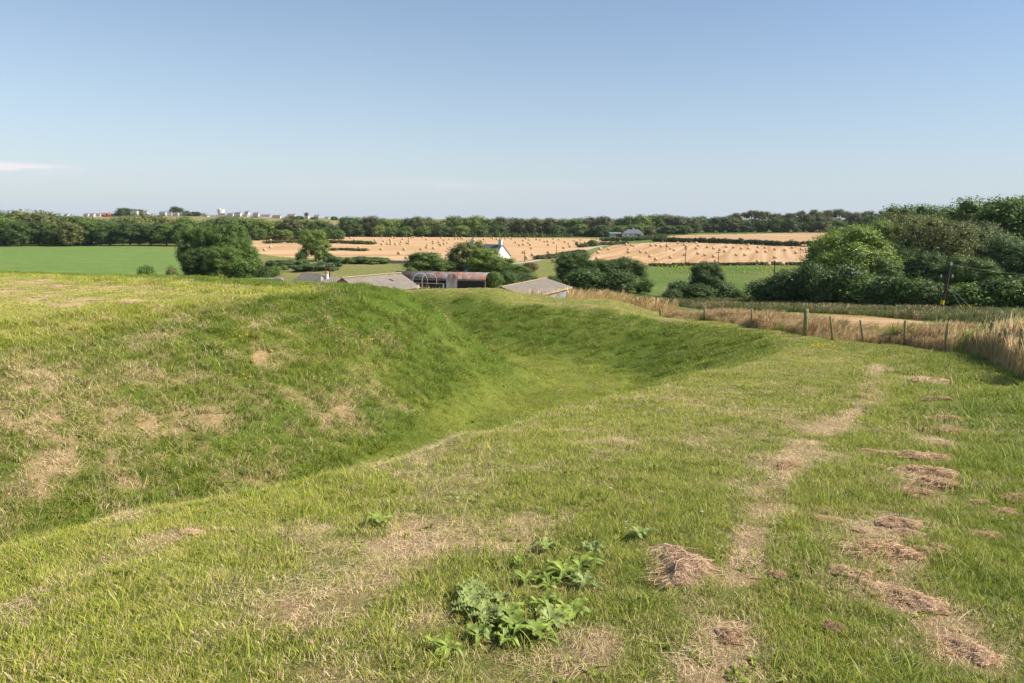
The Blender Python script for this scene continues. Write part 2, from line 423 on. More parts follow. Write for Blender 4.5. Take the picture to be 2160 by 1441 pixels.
reg[front & (CY > 150) & inpoly(CU, CV, P_SU)] = 5
reg[front & (CY > 38) & (CY < 90) & inpoly(CU, CV, P_SN)] = 6
reg[(dist > 620)] = 7
def region_mesh(name, ids, mat, attrs=True):
    f = QF[np.isin(reg, ids)]
    used = np.unique(f); remap = np.full(len(TX), -1, np.int64); remap[used] = np.arange(len(used))
    v = np.stack([TX[used], TY[used], TZ[used]], 1)
    at = {}
    if attrs:
        if name == 'ground': d, l = dry_lush(TX[used], TY[used])
        else:
            x, y = TX[used], TY[used]
            d = .15+.5*(fbm(x, y, 25, 3, 41)-.5)+.12*((x < y*.05) & (y < 260)); l = sst(.08, .2, x/np.maximum(y, 1))*.8+.2*fbm(x, y, 40, 3, 42)
            d = d+.5*(y > 620)
        at = {'dry': np.clip(d,0,1), 'lush': np.clip(l,0,1)}
    o = meshobj(name, v, remap[f], mat, smooth=True, attrs=at)
    return tag(o, kind='structure')
g = region_mesh('ground', [0], ground_mat()); tag(g, 'mown grass ramparts with a deep grassy ditch')
tag(region_mesh('pasture', [1], pasture_mat()), 'green pasture in the valley below the bank')
tag(region_mesh('green_field', [2], crop_mat(), False), 'flat bright green crop field on the left')
tag(region_mesh('stubble_field', [3], stubble_mat('stubble', R(88), 1.1), False), 'pale stubble field left of the lane, dotted with bales')
tag(region_mesh('stubble_field', [4], stubble_mat('stubble_rows', R(-20), 1.0), False), 'stubble field right of the lane with lines running away')
tag(region_mesh('stubble_field', [5], stubble_mat('stubble_upper', R(80), .95), False), 'upper stubble field beyond the long low hedge')
tag(region_mesh('stubble_field', [6], stubble_mat('stubble_near', R(75), .95, .6), False), 'narrow stubble strip just behind the wire fence')
tag(region_mesh('hills', [7], pasture_mat()), 'distant hillside fields below the village')
del QF, CX, CY, CZ, CU, CV

# ------------------------------------------------------------------ fence line in plan
FENCE_PX = [(2260,832),(2205,812),(2145,786),(2112,770),(2085,757),(1993,742),(1907,730),(1822,722),(1757,718),(1697,709),(1586,691),(1485,667),(1393,650)]
FENCE = [G(u, v, 12, 70) for u, v in FENCE_PX]
FENCE[-2] = GY(1485, 41.5); FENCE[-1] = GY(1393, 46.0); FENCE.append(GY(1393, 46.4))
print('fence', [tuple(round(c, 1) for c in f) for f in FENCE])
fx = np.array([p[0] for p in FENCE]); fy = np.array([p[1] for p in FENCE])
def fence_side(x, y):
    """>0 on the far side of the fence (metres), negative on the mown side"""
    xx = np.interp(y, fy, fx)
    o = np.argsort(fy); xx = np.interp(y, fy[o], fx[o])
    slope = np.gradient(fx[o], fy[o]); s = np.interp(y, fy[o], slope)
    return (np.asarray(x)-xx)/np.sqrt(1+s*s)

# ------------------------------------------------------------------ grass tufts
def tuft_proto(name, nb, rad, hgt, wid, lean, mat, seed, seg=2, flat=0.0):
    r = np.random.default_rng(seed)
    a = r.uniform(0, 2*np.pi, nb); d = rad*np.sqrt(r.uniform(0, 1, nb))
    bx = np.cos(a)*d; by = np.sin(a)*d
    h = hgt*r.uniform(.45, 1.2, nb); w = wid*r.uniform(.6, 1.3, nb)
    la = r.uniform(0, 2*np.pi, nb); lm = h*lean*r.uniform(.2, 1.3, nb)
    lx = np.cos(la)*lm+h*.15; ly = np.sin(la)*lm
    fa = r.uniform(0, np.pi, nb); wx = np.cos(fa)*w/2; wy = np.sin(fa)*w/2
    V = []; T = []
    for s_ in range(seg+1):
        t = s_/seg; k = 1-t
        cx = bx+lx*t*t; cy = by+ly*t*t; cz = h*(t-.25*lean*t*t)*(1-flat)-.01
        ww = 1-.35*t if s_ < seg else 0
        if s_ < seg:
            V += [np.stack([cx-wx*ww, cy-wy*ww, cz], 1), np.stack([cx+wx*ww, cy+wy*ww, cz], 1)]; T += [np.full(nb, t)]*2
        else: V += [np.stack([cx, cy, cz], 1)]; T += [np.full(nb, 1.0)]
    n = len(V); V = np.stack(V, 1).reshape(-1, 3); T = np.stack(T, 1).ravel()
    F_ = []
    for b in range(nb):
        o = b*n
        for s_ in range(seg-1): F_.append((o+2*s_, o+2*s_+1, o+2*s_+3)); F_.append((o+2*s_, o+2*s_+3, o+2*s_+2))
        F_.append((o+2*seg-2, o+2*seg-1, o+2*seg))
    me = bpy.data.meshes.new(name); F_ = np.array(F_, np.int32)
    me.vertices.add(len(V)); me.vertices.foreach_set('co', V.astype(np.float32).ravel())
    me.loops.add(F_.size); me.loops.foreach_set('vertex_index', F_.ravel())
    me.polygons.add(len(F_)); me.polygons.foreach_set('loop_start', np.arange(0, F_.size, 3, dtype=np.int32)); me.polygons.foreach_set('loop_total', np.full(len(F_), 3, np.int32))
    me.update(calc_edges=True)
    for k_, arr in (('rnd', np.repeat(r.uniform(0, 1, nb), n)), ('rnb', np.repeat(r.uniform(0, 1, nb), n)), ('tip', T)):
        at = me.attributes.new(k_, 'FLOAT', 'POINT'); at.data.foreach_set('value', arr.astype(np.float32))
    me.materials.append(mat)
    return bpy.data.objects.new(name, me)          # kept out of the scene, only instanced
def instancer(name, pts, rot, scale, idx, attrs, protos):
    n = len(pts)
    me = bpy.data.meshes.new(name); me.vertices.add(n); me.vertices.foreach_set('co', np.asarray(pts, np.float32).ravel())
    for k_, a in attrs.items():
        at = me.attributes.new(k_, 'FLOAT', 'POINT'); at.data.foreach_set('value', np.asarray(a, np.float32))
    at = me.attributes.new('scl', 'FLOAT_VECTOR', 'POINT'); at.data.foreach_set('vector', np.asarray(scale, np.float32).ravel())
    at = me.attributes.new('rot', 'FLOAT_VECTOR', 'POINT'); at.data.foreach_set('vector', np.asarray(rot, np.float32).ravel())
    at = me.attributes.new('idx', 'INT', 'POINT'); at.data.foreach_set('value', np.asarray(idx, np.int32))
    o = link(bpy.data.objects.new(name, me))
    ng = bpy.data.node_groups.new(name, 'GeometryNodeTree')
    ng.interface.new_socket('Geometry', in_out='INPUT', socket_type='NodeSocketGeometry')
    ng.interface.new_socket('Geometry', in_out='OUTPUT', socket_type='NodeSocketGeometry')
    N_ = ng.nodes.new; L_ = ng.links.new
    gi = N_('NodeGroupInput'); go = N_('NodeGroupOutput'); ip = N_('GeometryNodeInstanceOnPoints'); jn = N_('GeometryNodeJoinGeometry')
    for p in reversed(protos):
        oi = N_('GeometryNodeObjectInfo'); oi.inputs['Object'].default_value = p; oi.inputs['As Instance'].default_value = True
        L_(oi.outputs['Geometry'], jn.inputs[0])
    def at_(nm, ty):
        a = N_('GeometryNodeInputNamedAttribute'); a.data_type = ty; a.inputs['Name'].default_value = nm; return a.outputs[0]
    L_(gi.outputs[0], ip.inputs['Points']); L_(jn.outputs[0], ip.inputs['Instance'])
    ip.inputs['Pick Instance'].default_value = True
    L_(at_('idx', 'INT'), ip.inputs['Instance Index']); L_(at_('scl', 'FLOAT_VECTOR'), ip.inputs['Scale'])
    er = N_('FunctionNodeEulerToRotation'); L_(at_('rot', 'FLOAT_VECTOR'), er.inputs[0]); L_(er.outputs[0], ip.inputs['Rotation'])
    L_(ip.outputs[0], go.inputs[0])
    md = o.modifiers.new('scatter', 'NODES'); md.node_group = ng
    return o
GM = grass_mat(); HERB = []
protos = []
for k in range(4): protos.append(tuft_proto('tuft', 34, .055, .048, .0030, .7, GM, 100+k, 3))        # 0-3 mown, near
for k in range(2): protos.append(tuft_proto('tuft', 15, .06, .115, .0042, .9, GM, 110+k, 4))        # 4-5 longer tufts, near
for k in range(4): protos.append(tuft_proto('tuft', 60, .13, .060, .0062, .8, GM, 120+k, 2))         # 6-9 mid
for k in range(2): protos.append(tuft_proto('tuft', 40, .14, .17, .0085, .9, GM, 130+k, 3))          # 10-11 mid shaggy
for k in range(3): protos.append(tuft_proto('tuft', 90, .34, .085, .014, 1.0, GM, 140+k, 2))         # 12-14 far
for k in range(2): protos.append(tuft_proto('tuft', 80, .34, .19, .018, 1.0, GM, 150+k, 2))          # 15-16 far shaggy
def scatter_ring(r0, r1, dens, ang=44):
    A = R(2*ang)/2*(r1*r1-r0*r0); n = int(A*dens)
    t = rng.uniform(-R(ang), R(ang), n); r = np.sqrt(rng.uniform(r0*r0, r1*r1, n))
    return r*np.sin(t), r*np.cos(t)
for k in range(2): HERB.append(tuft_proto('tuft', 13, .05, .055, .020, 1.5, GM, 170+k, 3))
for k in range(2):
    o_ = tuft_proto('tuft', 26, .10, .022, .0030, 5.5, GM, 160+k, 3)
    protos.append(o_)
GX = []; GYs = []; GI = []; GS = []
def shaggy(x, y):
    cs, cn = earth_coords(x, y)
    out = np.hypot(np.maximum(cs, 0), np.maximum(-cn, 0)); ins = np.minimum(-cs, cn+SH(cs))
    return np.where(ins > 0, (ins < 8+SH(cs)*1.2), (out > 4.5) & (out < 11.5))
for (r0, r1, dens, kind) in ((1.0, 3.5, 520, 0), (3.5, 6, 430, 0), (6, 10, 210, 0), (10, 17, 75, 1), (17, 30, 42, 1), (30, 47, 8.5, 2), (47, 66, 4.5, 2)):
    x, y = scatter_ring(r0, r1, dens, 64 if r0 < 6 else 54 if r0 < 17 else 48)
    keep = (fence_side(x, y) < -.1) | (y > 52)
    x = x[keep]; y = y[keep]; n = len(x)
    sh = shaggy(x, y); tall = fbm(x, y, .8, 3, 51); u_ = rng.uniform(0, 1, n)
    strip = sst(-1, 2, x-(.55*y-.9))
    if kind == 0:
        isT = u_ < (.02+.26*sst(.52, .70, tall)*(.3+strip))
        idx = np.where(isT | (sh & (u_ < .6)), rng.integers(4, 6, n), rng.integers(0, 4, n)); s = rng.uniform(.75, 1.3, n)*(1+.25*(r0 > 5))
    elif kind == 1:
        isT = (sh & (u_ < .35+.5*sst(.4,.6,tall))) | (u_ < .10*strip)
        idx = np.where(isT, rng.integers(10, 12, n), rng.integers(6, 10, n)); s = rng.uniform(.7, 1.3, n)*(1+.3*(r0 > 15))
    else:
        isT = sh & (u_ < .30+.4*sst(.4,.6,tall))
        idx = np.where(isT, rng.integers(15, 17, n), rng.integers(12, 15, n)); s = rng.uniform(.7, 1.25, n)
    GX.append(x); GYs.append(y); GI.append(idx); GS.append(s)
x = np.concatenate(GX); y = np.concatenate(GYs); idx = np.concatenate(GI); s = np.concatenate(GS); n = len(x)
z = height(x, y)
d, l = dry_lush(x, y)
e = .15
nx = -(height(x+e, y)-z)/e; ny = -(height(x, y+e)-z)/e
rot = np.stack([np.clip(-ny*.8, -.8, .8), np.clip(nx*.8, -.8, .8), rng.uniform(0, 6.28, n)], 1)
rotz = rot[:, 2].copy()
# tilt about the world axes, spin about z: euler XYZ applies x first, so turn the tilt into the spun frame
tx = rot[:, 0]; ty = rot[:, 1]
rot[:, 0] = tx*np.cos(rotz)+ty*np.sin(rotz); rot[:, 1] = -tx*np.sin(rotz)+ty*np.cos(rotz)
long_ = np.isin(idx, [4,5,10,11,15,16])
d2 = np.clip(d-np.where(long_, .22, 0)+rng.normal(0, .10, n), 0, 1); l2 = np.clip(l+np.where(long_, .25, 0)+rng.normal(0, .1, n), 0, 1)
hgtk = .75+.6*fbm(x, y, 1.3, 3, 61)-.35*sst(.45,.9,d)
sc3 = np.stack([s, s, s*hgtk], 1)
print('tufts', n)
lie = (d > .42) & (np.hypot(x, y) < 14) & (rng.uniform(0, 1, n) < .62)
idx = np.where(lie, rng.integers(17, 19, n), idx); d2 = np.where(lie, 1.0, d2); sc3[lie] = np.stack([s*1.2, s*1.2, s], 1)[lie]
protos += HERB
herb = (rng.uniform(0, 1, n) < .045*(fbm(x, y, 1.2, 2, 91) > .48)) & (np.hypot(x, y) < 36) & ~lie
hs_ = 1+1.4*sst(5, 20, np.hypot(x, y))
idx = np.where(herb, rng.integers(19, 21, n), idx); d2 = np.where(herb, 0.0, d2); l2 = np.where(herb, .8, l2); sc3[herb] = np.stack([hs_, hs_, hs_], 1)[herb]
go_ = instancer('grass', np.stack([x, y, z], 1), rot, sc3, idx, {'dry': d2, 'lush': l2, 'hue': rng.uniform(0, 1, n), 'pale': np.clip((d2-.4)*.85, 0, .6)}, protos)
tag(go_, 'short mown grass covering the banks and the ditch', 'grass', kind='stuff')
# ------------------------------------------------------------------ foliage
LEAF = leaf_mat('leaves'); NEEDLE = leaf_mat('gorse_leaves', .12, .5, 1.5)
def bark_mat():
    m = NT('bark'); v = m.obj((1,1,.25)); return m.bsdf(m.ramp(m.noise(14, 5, .7, v), [(.3,(.06,.045,.032)),(.7,(.20,.165,.13))]), .9, m.bump(m.noise(30,3,.6,v), .5, .02))
BARK = bark_mat()
def leaf_faces(C, Nrm, size, r, aspect=.6):
    """one folded leaf spray (2 triangles) for each centre"""
    n = len(C)
    Nn = Nrm/np.maximum(np.linalg.norm(Nrm, axis=1, keepdims=True), 1e-6)
    A = np.cross(Nn, r.normal(size=(n, 3))); A /= np.maximum(np.linalg.norm(A, axis=1, keepdims=True), 1e-6)
    B = np.cross(Nn, A)
    s = (size*r.uniform(.6, 1.35, n))[:, None]
    v0 = C-A*s; v1 = C+B*s*aspect+Nn*s*.2; v2 = C+A*s; v3 = C-B*s*aspect+Nn*s*.2
    V = np.stack([v0, v1, v2, v3], 1).reshape(-1, 3)
    k = np.arange(n)[:, None]*4
    return V, np.concatenate([k+[0,1,2], k+[0,2,3]], 0).reshape(-1, 3).astype(np.int32)
_ico = None
def ico():
    global _ico
    if _ico is None:
        import bmesh
        b = bmesh.new(); bmesh.ops.create_icosphere(b, subdivisions=2, radius=1); 
        _ico = (np.array([v.co[:] for v in b.verts]), np.array([[v.index for v in f.verts] for f in b.faces])); b.free()
    return _ico
def crown_mesh(name, blobs, nleaf, size, seed, mat, rough=.28, up=.35, core=.62, fill=.25):
    """blobs: (x, y, z, rx, ry, rz). Sprays of leaves in the shell of every blob, a few inside, and a ragged solid core added to block light, coloured darker."""
    r = np.random.default_rng(seed); B = np.array(blobs, float)
    area = (B[:,3]*B[:,4])**.5*B[:,5]; area = np.maximum(B[:,3]*B[:,4], B[:,3]*B[:,5]); p = area/area.sum()
    which = r.choice(len(B), nleaf, p=p)
    dirs = r.normal(size=(nleaf, 3)); dirs /= np.linalg.norm(dirs, axis=1, keepdims=True)
    dirs[:, 2] = np.where((dirs[:, 2] < -.35) & (r.uniform(size=nleaf) < .6), -dirs[:, 2], dirs[:, 2])
    # secondary clumping on the blob surface
    sub = np.sin(dirs[:,0]*7+which*1.7)*np.sin(dirs[:,1]*7+which*2.3)*np.sin(dirs[:,2]*8+which*.9)
    rad = 1+sub*.22+r.normal(0, rough*.45, nleaf); inn = r.uniform(size=nleaf) < fill; rad = np.where(inn, r.uniform(.45, .95, nleaf), rad)
    c = B[which, :3]+dirs*B[which, 3:6]*rad[:, None]
    nr_ = dirs*.9+np.array([0, 0, up])+r.normal(0, .55, (nleaf, 3))
    V, F_ = leaf_faces(c, nr_, size, r)
    rnd = np.repeat(r.uniform(0, 1, nleaf), 4); clump = np.repeat(np.clip(r.uniform(0, 1, len(B))[which]*.75+.125+sub*.25, 0, 1), 4)
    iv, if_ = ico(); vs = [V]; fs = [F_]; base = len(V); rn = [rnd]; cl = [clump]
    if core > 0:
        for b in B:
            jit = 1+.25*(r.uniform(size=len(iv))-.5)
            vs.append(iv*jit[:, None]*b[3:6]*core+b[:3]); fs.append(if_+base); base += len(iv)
            rn.append(r.uniform(0, .35, len(iv))); cl.append(np.full(len(iv), .2))  # core coloured darker to stand in for shade deep in the crown
    V = np.concatenate(vs); F_ = np.concatenate(fs).astype(np.int32)
    o = meshobj(name, V, F_, mat, attrs={'rnd': np.concatenate(rn), 'clump': np.concatenate(cl)})
    me = o.data; bpy.data.objects.remove(o); return me
def dome_blobs(seed, n=26, z0=.02, z1=1.0, w=.5, br=.17, top=.5, flat=1.0, low=True):
    """blobs over a dome-like envelope of height 1 and half-width w"""
    r = np.random.default_rng(seed); out = []
    for k in range(n):
        t = (k+.5)/n; ph = k*2.39996+r.uniform(-.4, .4)
        zc = z0+br+(z1-z0-2*br)*(t**.85)
        u_ = (zc-z0)/(z1-z0)
        env = w*math.sqrt(max(0, 1-max(0, (u_-top)/(1-top))**2))*(.74+.26*min(1, u_/max(top, .01))) if low else w*math.sqrt(max(0, 1-(2*u_-1)**2))
        rr_ = max(0, env-br*.75)*(r.uniform(.72, 1.08))
        s_ = br*r.uniform(.72, 1.25)
        out.append((rr_*math.cos(ph), rr_*math.sin(ph), zc+r.uniform(-.04,.04), s_*1.15, s_*1.15, s_*.85*flat))
    out.append((0, 0, (z0+z1)/2, w*.62, w*.62, (z1-z0)*.36)); out.append((0, 0, z1-br*1.15, br*1.2, br*1.2, br))
    return out
def trunk_mesh(seed, h=.62, r0=.028, limbs=7, spread=.32, start=.16, top=.85, name='trunk'):
    r = random.Random(seed); m = MB()
    lean = (r.uniform(-.03,.03), r.uniform(-.03,.03))
    m.tube([(0,0,-.03),(0,0,.02),(lean[0]*.5,lean[1]*.5,h*.5),(lean[0],lean[1],h)], r0*1.15, 7, r0*.5)
    for k in range(limbs):
        a = k*2.4+r.uniform(-.3,.3); z = start+(h-start)*k/limbs; L = spread*r.uniform(.7,1.1)
        p0 = (lean[0]*z, lean[1]*z, z); p1 = (math.cos(a)*L*.5, math.sin(a)*L*.5, z+L*.35); p2 = (math.cos(a)*L, math.sin(a)*L, min(top, z+L*.95))
        m.tube([p0,p1,p2], r0*.5, 5, r0*.12)
        a2 = a+.6; p3 = (p1[0]+math.cos(a2)*L*.35, p1[1]+math.sin(a2)*L*.35, min(top, p1[2]+L*.6)); m.tube([p1,p3], r0*.26, 4, r0*.08)
    o = m.build(name, BARK, smooth=True); me = o.data; bpy.data.objects.remove(o); return me
CROWN = {}
for k in range(4): CROWN['far', k] = (crown_mesh('crown_far', dome_blobs(200+k, 26, -.04, 1, .5, .16+.01*k, .38), 4200, .023, 300+k, LEAF), trunk_mesh(k, .6))
for k in range(3): CROWN['mid', k] = (crown_mesh('crown_mid', dome_blobs(220+k, 38, -.04, 1, .5, .135, .40), 9500, .0155, 320+k, LEAF), trunk_mesh(10+k, .6))
for k in range(3): CROWN['near', k] = (crown_mesh('crown_near', dome_blobs(240+k, 58, -.02, 1, .5, .115, .42), 21000, .0115, 340+k, LEAF, fill=.18), trunk_mesh(20+k, .65, .022, 9))
CROWN['airy', 0] = (crown_mesh('crown_airy', dome_blobs(260, 60, .10, 1, .5, .10, .5), 17000, .0105, 360, LEAF, rough=.5, core=.35, fill=.3), trunk_mesh(30, .78, .022, 16, .38, .2, .95))
for k in range(2): CROWN['bush', k] = (crown_mesh('crown_bush', dome_blobs(270+k, 16, -.05, 1, .5, .24, .3), 4200, .030, 370+k, LEAF), trunk_mesh(40+k, .4, .02, 6))
for k in range(2): CROWN['conifer', k] = (crown_mesh('crown_young', [(0,0,.12+.8*q/7,.40*(1-q/8.5),.40*(1-q/8.5),.12) for q in range(8)], 900, .045, 380+k, LEAF, rough=.5, core=.6), trunk_mesh(50+k, .8, .02, 3, .15))
def gorse_blobs(seed):
    r = random.Random(seed); return [(r.uniform(-.42,.42), r.uniform(-.42,.42), r.uniform(.15,.62), r.uniform(.1,.2), r.uniform(.1,.2), r.uniform(.18,.34)) for _ in range(26)]
for k in range(2): CROWN['gorse', k] = (crown_mesh('crown_gorse', gorse_blobs(k), 7000, .014, 390+k, NEEDLE, core=.8), None)
def windswept_blobs(seed):
    r = random.Random(seed); o = []
    for k in range(22):
        a = k*2.4; q = math.sqrt((k+.5)/22)*.42
        o.append((math.cos(a)*q+.03, math.sin(a)*q, .84-.9*q*q-.26*r.random()**1.5+r.uniform(-.03,.03), r.uniform(.10,.17), r.uniform(.10,.17), r.uniform(.07,.12)))
    return o
for k in range(3): CROWN['windswept', k] = (crown_mesh('crown_windswept', windswept_blobs(k+3), 2600, .021, 400+k, LEAF, rough=.4, core=.5, fill=.3), trunk_mesh(60+k, .74, .020, 11, .34, .42, .9))

def tree(kind, k, x, y, z, w, h, color, label, cat='tree', name='tree', group=None, part='crown', rz=None, trunk=True):
    cm, tm = CROWN[kind, k]
    e = empty(name, (x, y, z), random.uniform(0, 6.28) if rz is None else rz, label, cat, group, (w, w, h))
    c = link(bpy.data.objects.new(part, cm), e); j = random.uniform(.88, 1.12)
    j *= 2.0; c.color = (color[0]*j, color[1]*j, color[2]*j, 1)
    if tm is not None and trunk: link(bpy.data.objects.new('trunk', tm), e)
    return e
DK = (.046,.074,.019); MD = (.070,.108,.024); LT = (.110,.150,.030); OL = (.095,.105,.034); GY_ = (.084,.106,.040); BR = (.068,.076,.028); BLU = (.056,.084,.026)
COLN = {DK:'dark green', MD:'mid green', LT:'light green', OL:'olive green', GY_:'grey-green', BR:'brownish green', (.085,.062,.024):'reddish brown', BLU:'bluish dark green'}
def tree_px(kind, k, u, vtop, y, wpx, color, label, vb=None, **kw):
    """a tree standing at distance y whose crown top shows at row vtop"""
    x, y, z = GY(u, y)
    top = PXY(u, vtop, y).z
    wid = wpx*y/F*(1.35 if kind == 'far' else 1.0)
    if kind == 'far': z -= .12*max(top-z, .5)
    return tree(kind, k, x, y, z-.05, wid, max(top-z, .5), color, label, **kw)
# --- wood rows; (u, top row, colour). Rows are named so that an ordinal singles a tree out
def tree_row(lst, y, yj, place, kinds, kk, wk, group, name='tree', cat='tree', order='from the left', **kw):
    for i, it in enumerate(lst):
        u, vt, c = it[:3]; wp = it[3] if len(it) > 3 else wk
        shape = {'windswept':'flat-topped', 'far':'round-headed','mid':'broad','near':'tall leafy','airy':'open','bush':'bushy','conifer':'young'}[kinds]
        tree_px(kinds, (i*7+int(u)) % kk, u, vt, y+random.uniform(-yj, yj), wp*random.uniform(.93,1.1), c, f'{COLN[c]} {shape} tree, {ordn(i)} {order} in {place}', group=group, name=name, cat=cat, **kw)
tree_row([(-75,440,MD),(-30,442,DK),(12,441,MD),(58,439,OL),(98,441,OL),(128,449,MD),(160,451,DK),(192,456,DK),(226,459,GY_)], 356, 8, 'the back row beyond the crop', 'far', 4, 56, 'trees beyond the left crop field')
tree_row([(-50,462,DK),(10,456,MD),(45,463,DK),(84,466,DK),(118,470,MD,44),(152,466,OL,48),(190,462,MD),(232,466,DK,60),(275,468,DK,64),(318,472,DK,60),(352,470,MD,56),(390,467,MD,56)], 338, 6, 'the front row beyond the crop', 'mid', 3, 56, 'trees beyond the left crop field')
tree_row([(262,452,GY_,44),(296,447,OL,50),(328,449,OL,50),(358,456,OL,40),(400,456,MD,46),(430,463,DK,32)], 372, 8, 'the rise below the village', 'far', 4, 48, 'trees below the village')
tree_row([(455,459,MD),(478,452,GY_),(505,454,MD),(532,458,MD),(560,461,LT),(590,463,MD),(622,457,BR,44),(650,460,OL),(676,463,DK),(700,470,DK,30)], 435, 10, 'the wood right below the village', 'far', 4, 46, 'trees between the village and the stubble')
tree_row([(545,480,MD,36),(600,484,LT,36),(640,486,DK,34),(690,480,DK,32),(715,484,MD,28)], 414, 5, 'the low row before that wood', 'mid', 3, 34, 'trees between the village and the stubble')
cent = [(734,454,DK),(757,457,MD),(786,454,BR),(812,459,MD),(834,459,LT),(860,458,DK),(880,454,BR),(902,456,BR),(922,463,OL),(940,462,MD),(962,454,MD),(985,456,LT),(1008,453,LT),(1032,459,DK),(1056,455,BR),(1078,457,DK),(1103,459,BR),(1130,458,BR),(1160,457,BR),(1188,460,DK),(1212,459,MD),(1240,455,BR),(1272,453,BR),(1302,459,DK),(1326,453,MD),(1352,450,LT),(1380,450,MD),(1404,450,BR),(1430,453,BR),(1452,456,BR)]
tree_row(cent, 492, 8, 'the long far tree line', 'far', 4, 38, 'trees in the long far tree line')
cent2 = [(748,470,DK),(800,474,LT,24),(828,478,MD,24),(855,476,MD,26),(895,474,MD,28),(935,474,DK,30),(975,474,LT,30),(1015,474,MD,30),(1050,473,DK,30),(1175,473,DK,30),(1225,471,MD,32),(1265,472,DK,32),(1310,474,LT,26),(1338,472,MD,28),(1370,476,OL,24),(1410,474,DK,30),(1440,474,DK,30)]
tree_row(cent2, 478, 4, 'the low row before the far trees', 'far', 4, 30, 'trees in the long far tree line')
tree_row([(1475,454,DK),(1505,456,BR),(1535,454,BR),(1565,461,DK),(1597,462,DK),(1630,457,DK),(1662,455,DK),(1695,455,DK),(1728,454,BR),(1760,461,BLU),(1795,459,DK),(1830,452,DK),(1865,450,DK)], 510, 6, 'the belt above the upper stubble', 'far', 4, 42, 'trees in the belt above the upper stubble')
tree_row([(1549,444,BR,30),(1530,454,BR,14),(1583,438,BR,46),(1606,440,BR,42),(1636,443,BR,36),(1664,444,BR,34),(1692,441,BR,42),(1716,436,GY_,30),(1742,437,BR,30),(1768,435,BR,44),(1798,440,BR,40),(1828,441,BR,38),(1872,434,BR,56),(1905,437,DK,50)], 514, 5, 'the wind-bent skyline row', 'windswept', 3, 40, 'wind-bent trees on the skyline')
# young plantation
con = [(960+i*6.1, 488+((i*37) % 5)*.9+ (2.5 if i > 30 else 0)) for i in range(41)]
for i, (u, vt) in enumerate(con):
    tree_px('conifer', i % 2, u, vt, 468+(i*13 % 5), 13, [MD, GY_, DK][i % 3], 'young bushy conifer in the low plantation before the far tree line', group='young conifers in the plantation', name='conifer')
# near wood on the right
def near(u, vt, y, w, c, kind='near', k=0, lab='', cat='tree', name='tree', group='trees of the wood on the right'):
    tree_px(kind, k, u, vt, y, w, c, lab, group=group, cat=cat, name=name)
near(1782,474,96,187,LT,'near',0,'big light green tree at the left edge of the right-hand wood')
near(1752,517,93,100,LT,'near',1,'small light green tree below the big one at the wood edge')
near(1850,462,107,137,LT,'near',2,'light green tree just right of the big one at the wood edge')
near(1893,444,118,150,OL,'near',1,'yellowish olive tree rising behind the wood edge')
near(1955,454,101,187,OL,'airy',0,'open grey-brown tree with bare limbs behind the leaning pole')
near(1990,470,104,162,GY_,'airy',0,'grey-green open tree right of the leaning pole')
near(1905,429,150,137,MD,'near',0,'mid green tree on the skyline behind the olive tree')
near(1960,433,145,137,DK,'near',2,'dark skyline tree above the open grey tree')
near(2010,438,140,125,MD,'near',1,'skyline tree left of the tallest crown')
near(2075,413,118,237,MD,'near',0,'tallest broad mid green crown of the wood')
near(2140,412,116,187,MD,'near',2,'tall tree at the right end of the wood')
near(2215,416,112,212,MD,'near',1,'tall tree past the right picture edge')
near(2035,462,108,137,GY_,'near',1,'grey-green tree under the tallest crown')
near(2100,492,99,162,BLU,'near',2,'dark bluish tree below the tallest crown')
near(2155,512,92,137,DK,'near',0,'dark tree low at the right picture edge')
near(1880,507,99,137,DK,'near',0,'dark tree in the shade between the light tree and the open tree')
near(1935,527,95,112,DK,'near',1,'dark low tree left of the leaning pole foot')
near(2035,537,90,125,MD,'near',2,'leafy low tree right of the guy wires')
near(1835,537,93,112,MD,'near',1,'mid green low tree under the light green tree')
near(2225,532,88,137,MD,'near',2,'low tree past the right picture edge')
for i, (u, vt, w, c, y) in enumerate([(1612,594,75,DK,85.5),(1648,576,75,BLU,84.1),(1690,556,56,DK,82.4),(1722,576,56,DK,79.8),(1768,564,90,BLU,75.2),(1812,588,75,MD,72.4),(1858,586,60,DK,69.7),(1900,592,75,MD,68.0),(1950,601,54,BLU,66.0),(1990,614,62,DK,64.8),(2030,604,84,MD,63.6),(2075,592,56,DK,62.6),(2120,586,75,MD,61.8),(2160,600,60,DK,61.1),(2210,606,75,DK,60.2)]):
    near(u+12, vt-10, y, w*1.3, c, 'bush', i % 2, f'{COLN[c]} bush, {ordn(i)} from the left along the foot of the right wood', 'bush', 'bush', 'bushes along the foot of the right wood')
# clumps in the middle
near(1212,530,113,100,DK,'near',0,'dark tree, left crown of the clump right of the grey barn',group='clump right of the grey barn')
near(1262,545,110,95,DK,'near',1,'dark tree, middle crown of the clump right of the grey barn',group='clump right of the grey barn')
near(1315,541,112,105,DK,'near',2,'dark tree, right crown of the clump right of the grey barn',group='clump right of the grey barn')
near(1240,560,106,90,DK,'bush',0,'low dark bush filling the front of the barn-side clump','bush','bush','clump right of the grey barn')
near(1300,566,106,90,BLU,'bush',1,'low bluish bush at the front right of the barn-side clump','bush','bush','clump right of the grey barn')
near(1165,580,104,44,DK,'bush',1,'small dark bush touching the barn-side clump on its left','bush','bush','clump right of the grey barn')
near(1360,582,108,40,MD,'bush',0,'small pale bush at the right end of the barn-side clump','bush','bush','clump right of the grey barn')
near(1487,549,96,78,BLU,'near',1,'dark tree standing alone in the low green pasture',group='shrubs round the lone pasture tree')
near(1432,590,94,50,DK,'bush',0,'olive dark bush left of the lone pasture tree','bush','bush','shrubs round the lone pasture tree')
near(1418,608,91,44,BLU,'bush',1,'low bush nearest the fence left of the lone pasture tree','bush','bush','shrubs round the lone pasture tree')
